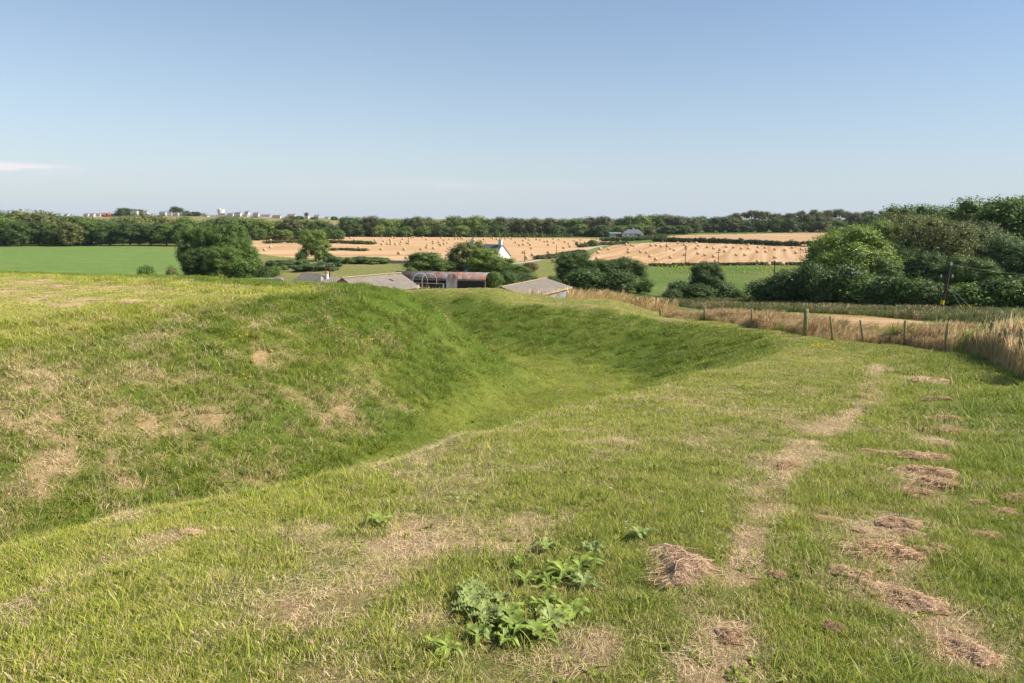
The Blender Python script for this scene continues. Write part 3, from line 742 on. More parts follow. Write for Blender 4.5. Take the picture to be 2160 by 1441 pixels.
near(1520,590,95,70,BLU,'bush',1,'spreading bush right of the lone pasture tree','bush','bush','shrubs round the lone pasture tree')
near(1470,596,92,70,DK,'bush',0,'dark bush in front of the lone pasture tree','bush','bush','shrubs round the lone pasture tree')
near(1550,608,94,44,DK,'bush',0,'last low bush right of the lone pasture tree','bush','bush','shrubs round the lone pasture tree')
# farm trees
near(898,530,150,98,MD,'mid',0,'mid green tree behind the rusty roof, left of the farmhouse',group='trees round the farm')
near(940,548,152,50,DK,'mid',1,'dark gap tree between the two farm trees',group='trees round the farm')
near(990,505,158,98,OL,'mid',2,'tall loose tree hiding the white farmhouse wall',group='trees round the farm')
near(1026,522,150,88,LT,'mid',0,'light green tree right in front of the farmhouse',group='trees round the farm')
near(1058,542,146,76,LT,'mid',1,'lower light green tree right of the farmhouse chimney',group='trees round the farm')
near(1090,558,142,66,MD,'mid',2,'small tree at the right end of the farm trees',group='trees round the farm')
near(1043,569,104,38,MD,'bush',0,'rounded bush at the right end of the rusty roof','bush','bush','bushes beside the sheds')
near(1073,567,112,44,BLU,'bush',1,'dark bush between the rusty roof and the grey barn','bush','bush','bushes beside the sheds')
near(1105,572,116,50,BLU,'bush',0,'bush just behind the grey barn ridge','bush','bush','bushes beside the sheds')
near(1125,578,118,30,LT,'bush',1,'small yellow-green bush above the grey barn','bush','bush','bushes beside the sheds')
near(868,562,140,30,MD,'bush',1,'small bush at the left foot of the farm trees','bush','bush','bushes beside the sheds')
# left clump and lone tree
near(415,480,158,70,DK,'near',0,'dark tree at the left end of the big clump behind the plateau',group='big clump behind the plateau')
near(448,470,152,80,MD,'near',1,'mid green tree, second from the left in the big clump',group='big clump behind the plateau')
near(492,466,150,88,MD,'near',2,'tallest tree in the middle of the big clump',group='big clump behind the plateau')
near(515,500,143,66,MD,'near',0,'right shoulder tree of the big clump',group='big clump behind the plateau')
near(425,520,140,80,DK,'near',2,'dark low tree at the front left of the big clump',group='big clump behind the plateau')
near(475,515,138,84,MD,'near',1,'low tree at the front of the big clump',group='big clump behind the plateau')
near(530,540,136,66,MD,'bush',0,'bush at the right foot of the big clump','bush','bush','big clump behind the plateau')
near(560,560,130,40,DK,'bush',1,'last small bush right of the big clump','bush','bush','big clump behind the plateau')
near(312,557,118,36,MD,'bush',0,'round green bush at the near edge of the crop field','bush','bush','bushes at the near edge of the crop field')
near(368,559,112,30,OL,'bush',1,'olive bush between the round bush and the big clump','bush','bush','bushes at the near edge of the crop field')
near(666,482,219,66,LT,'mid',1,'round light green tree standing alone among the gorse',group=None)
near(636,530,214,24,DK,'bush',0,'small dark bush at the left foot of the lone round tree','bush','bush',None)
near(694,532,214,22,DK,'bush',1,'small dark bush at the right foot of the lone round tree','bush','bush',None)
# gorse
for i, (u, vt, y, w, lab) in enumerate([(590,546,195,60,'gorse patch left of the lone round tree, nearest the big clump'),(625,543,200,44,'gorse patch just left of the lone round tree'),(704,536,212,40,'gorse patch right of the lone round tree'),(745,537,206,60,'gorse patch in the middle right of the lone round tree'),(790,539,204,62,'wide gorse patch ending beside the stone wall'),
     (655,551,175,84,'broad gorse mound below the lone round tree'),(690,549,180,60,'gorse mound joined to the broad one on its right'),(598,557,180,30,'small gorse clump in the pasture left of the broad mound'),(650,574,120,42,'scrubby bush beside the ruined roofs'),(1250,505,330,22,'round green bush by the lane in the stubble'),(1216,509,335,8,'small bush beside the round lane bush'),(575,560,150,40,'gorse clump beside the big clump')]):
    near(u, vt, y, w, [DK, MD, BLU][i % 3] if i < 8 else MD, 'gorse' if i < 8 else 'bush', i % 2, lab, 'bush', 'gorse_bush' if i < 8 else 'bush', 'gorse bushes in the pasture' if i < 8 else None)
# village trees
for u, vt, y, w, c, lab in [(268,438,905,34,DK,'broad dark tree over the left village roofs'),(290,441,910,24,GY_,'grey-green tree beside the broad dark village tree'),(374,435,905,24,DK,'round tree standing above the village roofs'),(394,444,900,12,MD,'small tree right of the round village tree'),(410,446,895,10,DK,'small dark tree between village houses'),(418,446,895,10,DK,'second small dark tree between village houses'),(403,449,890,8,MD,'tiny tree in front of the village houses'),(646,447,860,10,DK,'small wind-bent tree at the right end of the village'),(632,455,850,16,MD,'low tree right of the last houses'),(663,457,850,14,GY_,'low shrubby tree right of the wind-bent village tree'),(705,456,850,12,MD,'little tree at the far right of the village ridge'),(618,455,855,12,MD,'low tree behind the last village house'),(225,454,890,12,BR,'small dark tree among the red-roofed houses')]:
    near(u, vt, y, w, c, 'far' if u != 646 else 'windswept', 0, lab, 'tree', 'tree', 'trees in the village')
# hedges: long leafy bodies
def hedge(pts, h, w, size, dens, color, label, mat=LEAF):
    e = empty('hedge', pts[0], 0, label, 'hedge'); P = [Vector(p) for p in pts]; blobs = []; o0 = P[0]
    for a, b in zip(P[:-1], P[1:]):
        L = (b-a).length; n = max(1, int(L/(w*.8)))
        for k in range(n):
            q = a.lerp(b, (k+.5)/n); zz = hz(q.x, q.y)
            blobs.append((q.x-o0.x+random.uniform(-.2,.2)*w, q.y-o0.y+random.uniform(-.2,.2)*w, zz-o0.z+h*.42, w*.62*random.uniform(.8,1.2), w*.55, h*.52*random.uniform(.75,1.25)))
    me = crown_mesh('foliage', blobs, int(dens*len(blobs)), size, 5, mat, core=.75)
    c = link(bpy.data.objects.new('foliage', me), e); c.color = (*color, 1); return e
def GP(u, v): return G(u, v, 60, 1200)
hedge([GP(*p) for p in [(1375,510),(1420,511),(1480,512),(1540,514),(1600,516.5),(1640,519),(1735,520)]], 2.6, 3.0, .38, 260, DK, 'long low dark hedge between the two right-hand stubble fields')
hedge([GP(*p) for p in [(1268,509),(1300,509),(1340,508),(1380,505),(1400,501)]], 2.4, 3.2, .38, 220, MD, 'overgrown hedge in front of the white bungalow')
hedge([GP(*p) for p in [(558,514),(600,512.5),(640,512.5),(690,513),(740,514),(790,516)]], 1.6, 4.5, .36, 200, MD, 'low scrub bank running across the left stubble')
hedge([GP(*p) for p in [(690,529),(730,528),(770,530)]], 1.0, 3.5, .3, 200, OL, 'second low scrub bank across the left stubble')
hedge([GP(*p) for p in [(1225,522),(1245,519),(1275,517),(1320,515)]], 1.5, 3.5, .35, 220, MD, 'green scrub on the lane bank below the round bush')
hedge([GP(*p) for p in [(1140,548),(1170,543),(1200,539),(1228,533)]], 1.3, 3.0, .3, 260, OL, 'rough bank beside the lane left of the tree clump')
hedge([GP(*p) for p in [(1375,561),(1450,560.5),(1530,560),(1620,559),(1715,559)]], .9, 1.6, .28, 120, OL, 'thin overgrown boundary below the right stubble field')
# ------------------------------------------------------------------ building materials
WHITEW = simple('white_render', (.74,.73,.70), .8, .06, 2); SLATE = simple('slate', (.16,.16,.175), .7, .25, 4)
BROWNTILE = simple('brown_tiles', (.20,.13,.095), .8, .25, 3); ORANGE = simple('chimney_pot', (.48,.22,.10), .8, .2, 6)
REDW = simple('red_paint', (.52,.05,.035), .6, .12, 3); DARK = simple('opening_shade_paint', (.012,.013,.015), .6, .2, 2)  # DARK: near-black colour standing in for the shade inside openings
GLASS = simple('window_glass', (.05,.06,.075), .15, .2, 2); BLACKSHEET = simple('black_sheeting', (.035,.034,.037), .7, .3, 5)
BRICK = simple('old_brick', (.34,.17,.10), .9, .3, 12); STONE = simple('field_stone', (.30,.285,.26), .95, .45, 5, bump=.8)
CONC = simple('concrete', (.42,.40,.37), .9, .2, 4); PALEG = simple('pale_sheeting', (.45,.48,.50), .5, .15, 5)
WOODP = simple('weathered_post', (.25,.235,.11), .9, .35, 9, bump=.6); POLEW = simple('dark_pole_wood', (.075,.055,.042), .85, .3, 6)
WIRE = simple('wire', (.22,.20,.18), .5, .2, 8, metal=.3); CERAM = simple('insulator', (.7,.7,.7), .3, .05, 4); YEL = simple('yellow_guard', (.75,.50,.02), .6, .08, 5)
LICH = simple('ridge_lichen', (.46,.30,.10), .95, .3, 3, c2=(.40,.33,.22)); BLUEP = simple('blue_plastic', (.13,.17,.42), .5, .1, 4)
GREENROOF = simple('green_sheet', (.13,.25,.22), .6, .2, 3); TIMBER = simple('grey_timber', (.24,.20,.155), .9, .3, 6, bump=.5)
def roofsheet(name, c1, c2, rust=None, freq=5.0, axis='X'):
    m = NT(name); v = m.obj(); f = m.noise(1.1, 6, .7, v); f2 = m.noise(7, 4, .7, v)
    c = m.ramp(f, [(.3, c1), (.7, c2)])
    c = m.mix(.6, c, m.ramp(f2, [(.3, (.7,.7,.7)), (.7, (1.2,1.2,1.2))]), 'MULTIPLY')
    if rust:
        st = m.noise(1.1, 6, .72, m.obj((1.1, .30, .2)))
        c = m.mix(m.ramp(st, [(.46, (0,0,0)), (.56, (.9,.9,.9))]), c, m.ramp(f2, [(.3, rust), (.7, tuple(x*1.7 for x in rust))]))
    wv = m.n('ShaderNodeTexWave', wave_type='BANDS', bands_direction=axis, _Scale=freq); m.l(m.obj(), wv.inputs['Vector'])
    c = m.mix(.35, c, m.ramp(wv.outputs['Fac'], [(0, (.55,.55,.55)), (1, (1.2,1.2,1.2))]), 'MULTIPLY')
    return m.bsdf(c, .8, m.bump(wv.outputs['Fac'], .6, .05))
ASBEST = roofsheet('grey_cement_sheets', (.20,.17,.14), (.29,.25,.205), freq=1.3)
RUSTY = roofsheet('rusty_corrugated_iron', (.13,.12,.12), (.33,.30,.28), (.20,.068,.035), freq=1.6)
RUSTG = roofsheet('grey_corrugated_panel', (.16,.165,.175), (.33,.34,.35), (.13,.05,.03), freq=2.2)
BOARD = roofsheet('grey_boarding', (.26,.225,.18), (.40,.36,.30), freq=2.5)

def house_parts(e, L, Wd, hw, hr, wm, rm, chim=1, windows=True, hip=False, cm=None):
    """gabled house, ridge along local x"""
    m = MB(); a, b = L/2, Wd/2
    V = [(-a,-b,-1),(a,-b,-1),(a,b,-1),(-a,b,-1),(-a,-b,hw),(a,-b,hw),(a,b,hw),(-a,b,hw)]
    Fs = [(0,1,5,4),(2,3,7,6)]
    if not hip: V += [(-a,0,hr-.06),(a,0,hr-.06)]; Fs += [(1,2,6,9,5),(3,0,4,8,7)]
    else: Fs += [(1,2,6,5),(3,0,4,7),(4,5,6,7)]
    m.add(V, Fs); wall = m.build('wall', wm, e)
    r = MB(); o = .35; hx = a-b*.85 if hip else a+o*.4; k = (hr-hw)/b
    ez = hw-o*k
    ex = a+o if hip else a+o*.4
    q1 = [(-ex,-b-o,ez),(ex,-b-o,ez),(hx,0,hr),(-hx,0,hr)]; q2 = [(ex,b+o,ez),(-ex,b+o,ez),(-hx,0,hr),(hx,0,hr)]
    for q in (q1, q2): r.slab([Vector(p)+Vector((0,0,.12)) for p in q], .12)
    if hip:
        r.add([(ex,-b-o,ez+.12),(ex,b+o,ez+.12),(hx,0,hr+.12)], [(0,1,2)]); r.add([(-ex,b+o,ez+.12),(-ex,-b-o,ez+.12),(-hx,0,hr+.12)], [(0,1,2)])
    roof = r.build('roof', rm, e)
    for k in range(chim):
        cx = (a-.5) if k == 0 else (-a+.5)
        c = MB(); c.box(cx-.45, cx+.45, -.35, .35, hr-.8, hr+1.1); c.box(cx-.52, cx+.52, -.42, .42, hr+1.1, hr+1.25); ch = c.build('chimney', cm or wm, roof)
        p = MB(); p.tube([(cx-.22,0,hr+1.25),(cx-.22,0,hr+1.75)], .14, 8, .11); p.tube([(cx+.22,0,hr+1.25),(cx+.22,0,hr+1.75)], .14, 8, .11); p.build('chimney_pot', ORANGE, roof)
    if windows:
        n = max(1, int(L/3))
        for k in range(n):
            x = -a+L*(k+.5)/n
            f = MB(); f.box(x-.5, x+.5, -b-.05, -b+.03, hw*.42, hw*.42+1.1); fr = f.build('window', WHITEW, e)
            g = MB(); g.box(x-.42, x+.42, -b-.07, -b-.045, hw*.42+.08, hw*.42+1.02); g.build('pane', GLASS, fr)
    return e
VWALL = simple('harled_wall', (.50,.48,.45), .85, .12, 2)
# village: (u, row of the ground, width px, kind, label)
VIL = [(142,457,9,'w','tiny pale house peeping over the left wood'),(183,456,11,'w','white house at the left end of the village'),(196,456,12,'s','grey-roofed cottage second from the left end'),(208,456,11,'w','low grey cottage left of the red-fronted houses'),(219,456,8,'r','left one of the two red-fronted houses'),(229,456.5,8,'R','bright red-gabled house in the village'),(239,456,11,'w','white house just right of the red gable'),(249,455,10,'s','slate-roofed house right of the red gable'),
 (265,449,16,'s','house under the broad dark tree'),(285,450,18,'s','long grey house right of the broad dark tree'),(308,450,10,'w','small white house behind the wood'),(345,452,16,'s','row house at the left of the round village tree'),(358,453,12,'w','house directly under the round village tree'),(372,454,14,'s','grey terrace under the round village tree'),(388,454,14,'s','grey terrace right of the round village tree'),(400,455,10,'b','cottage with a dormer right of the terrace'),(412,456,12,'s','slate cottage among the small dark trees'),
 (428,457,14,'b','brown-roofed house left of the white gables'),(436,459,12,'W','white-gabled house left of the tower'),(448,460,14,'S','slate-roofed white house before the tower'),(460,461,12,'W','white gable just left of the tower'),(470,457,12,'b','brown-roofed house at the foot of the tower'),(487,455,14,'s','long slate roof right of the tower'),(503,455,16,'b','brown-roofed house second right of the tower'),(517,457,14,'s','slate terrace third right of the tower'),(522,453,10,'b','small brown roof behind the slate terrace'),
 (537,460,18,'S','white house with a wide slate front roof'),(541,456,14,'b','brown roof peeping over the slate-roofed white house'),(560,460,22,'b','large brown-roofed white house'),(584,461,20,'b','second large brown-roofed house'),(607,464,14,'b','last tall white house on the slope'),(615,459,18,'b','long brown-roofed house behind the last tall one'),(648,460,9,'b','brown-roofed house by the wind-bent tree'),(668,459,12,'w','white bungalow on the ridge right of the trees'),(690,463,10,'s','grey house at the right end of the village')]
for i, (u, v, wp, k, lab) in enumerate(VIL):
    y = 880+(i*37 % 9)*4; x, y, z = GY(u, y); zt = PXY(u, v, y).z
    L = wp*y/F*1.05; hw = 2.4; 
    gable = k in 'RW'
    e = empty('house', (x, y, zt-.2), R(90-18+(i*31 % 30)-12) if gable else R((i*47 % 30)-12), lab, 'house', 'houses of the village on the hill')
    # plinth down to the slope so that no house hangs in the air
    house_parts(e, max(L, 6), 7.0 if not gable else max(6, L*.9), hw+(1.4 if gable or k == 'b' else 0), hw+2.6+(1.4 if gable or k == 'b' else 0), REDW if k in 'rR' else VWALL, {'w':SLATE,'s':SLATE,'b':BROWNTILE,'r':BROWNTILE,'R':BROWNTILE,'W':SLATE,'S':SLATE}[k], 1 if i % 2 else 2, False)
    e.scale = (.78, .78, .72)
    pl = MB(); pl.box(-max(L,6)/2+.1, max(L,6)/2-.1, -3.2, 3.2, -14, -.9); pl.build('foundation', STONE, e)
# white round water tower
x, y, z = GY(467, 905); zt = PXY(467, 456, y).z
e = empty('water_tower', (x, y, zt), 0, 'white round water tower rising above the village roofs', 'water tower')
m = MB(); m.tube([(0,0,-12),(0,0,3.2)], 3.9, 20); m.build('base', WHITEW, e)
m = MB(); m.tube([(0,0,3.2),(0,0,8.2)], 4.6, 24); m.tube([(0,0,8.2),(0,0,8.6)], 4.75, 24); m.build('tank', WHITEW, e)
m = MB(); m.tube([(-1.4,0,8.6),(-1.4,0,10.2)], 1.0, 12); m.tube([(-1.4,0,10.2),(-1.4,0,11.0)], .35, 8); m.build('vent_turret', WHITEW, e)

# farmhouse
x, y, z = GY(1027, 168)
e = empty('farmhouse', (x, y, z), R(-36), 'white farmhouse with a slate roof half hidden by trees', 'house')
top = PXY(1044, 517, 165).z-z
house_parts(e, 9.5, 6.2, top-2.6, top, WHITEW, SLATE, 2, True, cm=WHITEW)
f = MB(); a = 9.5/2; f.box(a-.02, a+.05, .9, 1.5, top*.40, top*.40+.9); wn = f.build('window', WHITEW, e); f = MB(); f.box(a+.03, a+.07, .97, 1.43, top*.40+.07, top*.40+.83); f.build('pane', DARK, wn)
# bungalow
x, y, z = GY(1334, 452)
e = empty('bungalow', (x, y, z), R(-4), 'white bungalow with a grey hipped roof below the far tree line', 'house')
house_parts(e, 13.0, 7.5, 2.6, 5.1, WHITEW, SLATE, 0, True, hip=True)
m = MB(); m.box(-.1, 1.0, -.4, .4, 4.6, 6.1); c = m.build('chimney', WHITEW, e); m = MB(); m.tube([(.45,0,6.1),(.45,0,6.6)], .16, 8); m.build('chimney_pot', ORANGE, c)
m = MB(); m.box(2.0, 4.6, -5.2, -3.7, -.5, 2.5); p = m.build('bay', WHITEW, e); m = MB(); m.slab([(1.8,-5.4,2.5),(4.8,-5.4,2.5),(3.9,-3.2,3.6),(2.7,-3.2,3.6)], .1); m.build('bay_roof', SLATE, p)
m = MB(); m.box(2.3,4.3,-5.24,-5.2,.9,2.1); m.build('pane', GLASS, p)
x, y, z = GY(1302, 458)
e = empty('shed', (x, y, z), R(8), 'small red shed with a green roof beside the white bungalow', 'shed')
m = MB(); m.box(-1.5,2.6,-2,2,-.5,2.5); m.build('wall', REDW, e)
m = MB(); m.slab([(-5.3,-2.3,2.6),(2.9,-2.3,2.6),(2.9,2.3,3.4),(-5.3,2.3,3.4)], .12); m.build('roof', GREENROOF, e)
m = MB(); m.box(-5.0,-1.5,-1.9,1.9,-.5,2.45); m.build('side_wall', CONC, e)
m = MB(); m.box(.2,1.4,-2.05,-1.98,0,2.0); m.build('door', TIMBER, e)

# ---- grey barn at right (ridge from the near left to the far right)
def slope_quad(e, q, name, mat, t=.08):
    m = MB(); m.slab(q, t); return m.build(name, mat, e)
rf = PXY(1151, 587, 100.0); rn_ = PXY(1059, 606.5, 100.0*.872)
rn_.z = rf.z; d_ = (rf-rn_); Lr = d_.length; ang = math.atan2(d_.y, d_.x)
gx, gy, gz = rf.x, rf.y, hz(rf.x, rf.y)
e = empty('barn', (rn_.x, rn_.y, min(gz, hz(rn_.x, rn_.y))), ang, 'grey sheet-roofed barn beyond the far bank, right of the rusty roof', 'barn')
b0 = e.location.z; rz_ = rf.z-b0; wd = 3.9; ez = rz_-1.05
q = [(-.2,-wd-.25,ez-.07),(Lr+.25,-wd-.25,ez-.07),(Lr+.25,0,rz_),(-.2,0,rz_)]
r_ = slope_quad(e, q, 'roof', ASBEST)
q = [(Lr+.25,wd+.25,ez-.07),(-.2,wd+.25,ez-.07),(-.2,0.03,rz_-.005),(Lr+.25,0.03,rz_-.005)]
slope_quad(r_, q, 'rear_slope', ASBEST)
m = MB(); m.box(-.25,Lr+.3,-.16,.16,rz_+.01,rz_+.10); m.build('ridge_cap', LICH, r_)
sk = simple('roof_light', (.27,.20,.11), .6, .15, 4)
for k in range(6):
    x0 = 1.2+k*(Lr-2.5)/5.5; yy = -wd*.52; zz = rz_+(ez-rz_)*.52
    m = MB(); m.slab([(x0,-wd*.66,rz_+(ez-rz_)*.66+.02),(x0+.42,-wd*.66,rz_+(ez-rz_)*.66+.02),(x0+.42,-wd*.38,rz_+(ez-rz_)*.38+.02),(x0,-wd*.38,rz_+(ez-rz_)*.38+.02)], .012); m.build('roof_light', sk, r_)
m = MB(); a, b = Lr, wd
m.add([(0,-b,-1),(a,-b,-1),(a,b,-1),(0,b,-1),(0,-b,ez-.1),(a,-b,ez-.1),(a,b,ez-.1),(0,b,ez-.1),(0,0,rz_-.1),(a,0,rz_-.1)], [(0,1,5,4),(2,3,7,6),(1,2,6,9,5),(3,0,4,8,7)]); m.build('wall', BOARD, e)
m = MB(); m.slab([(0,-b-.28,ez-.02),(0,-b-.28,ez-.22),(a+.2,-b-.28,ez-.22),(a+.2,-b-.28,ez-.02)], .03); m.build('gutter', LICH, e)
for k in range(3):
    x0 = a-.9-k*1.15; m = MB(); m.box(x0-.25,x0+.25,-b-.03,-b+.02,ez-1.55,ez-1.0); m.build('window', DARK, e)
# crumpled pale sheeting beside it
c0 = e.matrix_basis @ Vector((a+.6,-b-1.2,0)); gx_, gy_ = rf.x+2.6, rf.y-4.6
V_ = []; r9 = random.Random(3); m = MB()
for k in range(16):
    px, py = r9.uniform(-1.4,1.4), r9.uniform(-.9,.9); hh = r9.uniform(.4,1.5)
    m.slab([(px-.6,py-.3,hh*.3),(px+.5,py-.5,hh*.55),(px+.7,py+.4,hh),(px-.4,py+.5,hh*.8)], .03)
gx_, gy_, gz_ = GY(1190, 94); heap = m.build('sheeting_heap', PALEG); heap.location = (gx_, gy_, PXY(1190, 631, gy_).z-.3)
tag(heap, 'heap of crumpled pale sheeting at the corner of the grey barn', 'heap')

# ---- left shed: cement sheet roof, ridge from near left to far right
ra = PXY(722, 590, 74.0); rb = PXY(845, 572.5, 81.0); ra.z = rb.z = (ra.z+rb.z)/2
d_ = rb-ra; Lr = Vector((d_.x, d_.y, 0)).length; ang = math.atan2(d_.y, d_.x)
base = min(hz(ra.x, ra.y), hz(rb.x, rb.y))
e = empty('barn', (ra.x, ra.y, base), ang, 'low grey shed roof with a yellow lichened ridge, left of the rusty roof', 'barn')
rz_ = rb.z-base; wd = 3.3; ez = rz_-1.55
r_ = slope_quad(e, [(0,-wd,ez),(Lr,-wd,ez),(Lr,0,rz_),(0,0,rz_)], 'roof', ASBEST)
slope_quad(r_, [(Lr,wd,ez),(0,wd,ez),(0,.03,rz_-.005),(Lr,.03,rz_-.005)], 'rear_slope', ASBEST)
m = MB(); m.box(-.1,Lr+.05,-.15,.15,rz_+.01,rz_+.10); m.build('ridge_cap', LICH, r_)
hx = Lr*.66; q = lambda yy: rz_+(ez-rz_)*(-yy/wd)
m = MB(); m.add([(hx,-1.0,q(-1.0)+.03),(hx+.35,-1.15,q(-1.15)+.03),(hx+.42,-1.55,q(-1.55)+.03),(hx+.2,-1.5,q(-1.5)+.03)], [(0,1,2,3)]); m.build('painted_roof_hole', DARK, r_)  # flat dark face laid on the sheets, painted shade of a hole
m = MB(); a, b = Lr-.15, wd-.3
m.add([(0,-b,-1),(a,-b,-1),(a,b,-1),(0,b,-1),(0,-b,ez),(a,-b,ez),(a,b,ez),(0,b,ez),(0,0,rz_-.15),(a,0,rz_-.15)], [(0,1,5,4),(2,3,7,6),(1,2,6,9,5),(3,0,4,8,7)]); m.build('wall', BRICK, e)
# ---- rusty barrel-roofed dutch barn
pa = PXY(838, 570, 106.0); pb = PXY(1032, 577, 103.0); pa.z = pb.z = (pa.z+pb.z)/2
d_ = pb-pa; Lr = Vector((d_.x, d_.y, 0)).length; ang = math.atan2(d_.y, d_.x)
base = hz((pa.x+pb.x)/2, pa.y)
e = empty('barn', (pa.x, pa.y, base), ang, 'long open barn with a rusty rounded iron roof', 'barn')
H = pa.z-base; Rr = 2.3; rise = 1.0
def arc(yy): return H-rise*(1-math.sqrt(max(0, 1-(yy/Rr)**2)))
m = MB(); n = 14; V = []; 
for k in range(n+1):
    t = math.pi*(k/n); yy = -Rr*math.cos(t); zz = H-rise+rise*math.sin(t)
    V += [(0,yy,zz),(Lr,yy,zz)]
for k in range(n+1):
    t = math.pi*(k/n); yy = -(Rr-.05)*math.cos(t); zz = H-rise-.0+(rise-.05)*math.sin(t)
    V += [(0,yy,zz),(Lr,yy,zz)]
o2 = 2*(n+1)
Fs = [(2*k,2*k+1,2*k+3,2*k+2) for k in range(n)]+[(o2+2*k,o2+2*k+2,o2+2*k+3,o2+2*k+1) for k in range(n)]+[(0,o2,o2+1,1),(2*n,2*n+1,o2+2*n+1,o2+2*n)]+[(2*k,2*k+2,o2+2*k+2,o2+2*k) for k in range(n)]+[(2*k+1,o2+2*k+1,o2+2*k+3,2*k+3) for k in range(n)]
m.add(V, Fs); r_ = m.build('roof', RUSTY, e, True)
m = MB(); m.box(0,Lr,-Rr-.04,-Rr+.06,H-rise-.13,H-rise-.01); m.build('eaves_beam', TIMBER, r_)
m = MB(); m.box(.2,Lr*.56,-Rr+.12,-Rr+.2,-.5,H-rise-.3); m.build('wall', BLACKSHEET, e)
m = MB(); m.box(Lr*.60,Lr-.3,-Rr+.1,-Rr+.18,H-rise-1.05,H-rise-.15); m.build('hanging_panel', BLACKSHEET, e)
m = MB(); m.box(.1,Lr-.1,Rr-.15,Rr-.05,-.5,H-rise-.1); m.build('rear_wall', BLACKSHEET, e)
m = MB(); m.box(Lr*.56,Lr-.2,-Rr+.1,-Rr+.25,-.5,H-rise-1.75); m.build('low_wall', BRICK, e)
for k in range(7):
    x0 = .15+k*(Lr-.3)/6; m = MB(); m.box(x0-.08,x0+.08,-Rr+.22,-Rr+.38,-.5,H-rise-.13); m.build('post', TIMBER, e)
# ---- skeleton of the front barn: hoops and the standing end panel
hp = PXY(953, 600, 90.0); gb = hz(hp.x, hp.y)
e = empty('ruined_barn', (hp.x, hp.y, gb), ang+R(-2), 'bare roof hoops and one grey arched end panel before the rusty barn', 'ruined barn')
ptop = PXY(953, 577.5, 90.0).z-gb; pw = .75
m = MB(); V = []; n = 14
for k in range(n+1):
    t = math.pi*k/n; V.append((-math.cos(t)*pw, 0, ptop-.75+.75*math.sin(t)))
V = [(-pw,0,-.5)]+V+[(pw,0,-.5)]; nn = len(V); V2 = V+[(v[0],.06,v[2]) for v in V]
V3 = [(p[0],p[1],p[2]) for p in V2]
m.add(V3, [tuple(range(nn)), tuple(range(2*nn-1, nn-1, -1))]+[(k,(k+1)%nn,nn+(k+1)%nn,nn+k) for k in range(nn)]); pn = m.build('end_panel', RUSTG, e); pn.rotation_euler = (0,0,R(26))
m = MB(); m.box(-pw-.02,pw+.02,-.05,-.01,-.5,ptop-2.0); lo = m.build('lower_sheet', PALEG, pn)
m = MB(); m.box(-pw-.05,pw+.05,-.12,-.06,-.5,ptop-2.75); m.build('brick_footing', BRICK, pn)
for k, xo in enumerate((-4.6,-3.4,-.9)):
    if k == 2: continue
    m = MB(); pts = []
    for q_ in range(13):
        t = math.pi*q_/12; pts.append((xo-math.cos(t)*.85, .4+k*.3-math.cos(t)*.5, ptop-1.0+.95*math.sin(t)))
    m.tube([(pts[0][0],pts[0][1],-.5)]+pts+[(pts[-1][0],pts[-1][1],ptop-1.6)], .038, 6); m.build('hoop', PALEG, e)
m = MB(); m.tube([(-5.4,.0,ptop-1.35),(-.8,0,ptop-1.35)], .06, 6); m.build('rail', TIMBER, e)
m = MB(); m.tube([(-1.1,-.02,-.5),(-1.1,-.02,ptop-1.3)], .07, 6); m.tube([(-1.3,.2,-.5),(-1.3,.2,ptop-1.4)], .05, 6); m.build('post', PALEG, e)
# ---- ruined low roofs and chimney left of the shed
x, y, z = GY(664, 84); 
e = empty('ruined_cottage', (x, y, z), R(-25), 'ruined low stone gable with grey roof beside the scrubby bush', 'ruin')
t_ = PXY(664, 576.5, 84).z-z; m = MB(); m.add([(-2.4,-2,-1),(2.4,-2,-1),(2.4,2,-1),(-2.4,2,-1),(-2.4,-2,t_-1.6),(2.4,-2,t_-1.6),(2.4,2,t_-1.6),(-2.4,2,t_-1.6),(-1.6,0,t_),(.9,0,t_-.05)], [(0,1,5,4),(1,2,6,5),(2,3,7,6),(3,0,4,7),(4,7,8),(5,9,6)]); m.build('wall', STONE, e)
m = MB(); m.slab([(-2.7,-2.2,t_-1.75),(2.8,-2.2,t_-1.75),(1.2,0,t_),(-1.7,0,t_+.05)], .1); m.slab([(2.8,2.2,t_-1.75),(-2.7,2.2,t_-1.75),(-1.7,0.02,t_+.04),(1.2,.02,t_-.01)], .1); m.build('roof', ASBEST, e)
x, y, z = GY(706, 82)
e = empty('outhouse', (x, y, z), R(10), 'little grey-roofed outhouse with a white-potted chimney', 'outhouse')
t_ = PXY(712, 584, 82).z-z
m = MB(); m.box(-1.5,2.0,-1.4,1.4,-1,t_-.75); m.build('wall', STONE, e)
m = MB(); m.slab([(-1.7,-1.6,t_-.8),(2.2,-1.6,t_-.8),(1.4,0,t_),(-1.0,0,t_)], .1); m.slab([(2.2,1.6,t_-.8),(-1.7,1.6,t_-.8),(-1.0,.02,t_-.01),(1.4,.02,t_-.01)], .1); r_ = m.build('roof', ASBEST, e)
ct = PXY(698, 575, 82).z-z
m = MB(); m.tube([(-.75,-.3,t_-1.2),(-.75,-.3,ct)], .22, 12); m.build('chimney', WHITEW, r_); m = MB(); m.tube([(-.75,-.3,ct),(-.75,-.3,ct+.18)], .30, 12, .24); m.build('chimney_pot', ORANGE, r_)
x, y, z = GY(560, 76)
e = empty('stone_wall', (x, y, z), R(4), 'low brown stone wall peeping over the far plateau edge', 'wall')
zt = PXY(560, 584.5, 76).z-z
m = MB(); px = -1.0
for k in range(14): m.box(px, px+.78, -.35+random.uniform(-.05,.05), .35, -1, zt-.25+random.uniform(-.12,.12)-(k*.045)); px += .79
m.build('masonry', TIMBER, e); m = MB(); m.box(-1,2,-.4,.4,zt-.4,zt-.12); m.build('coping', STONE, e)
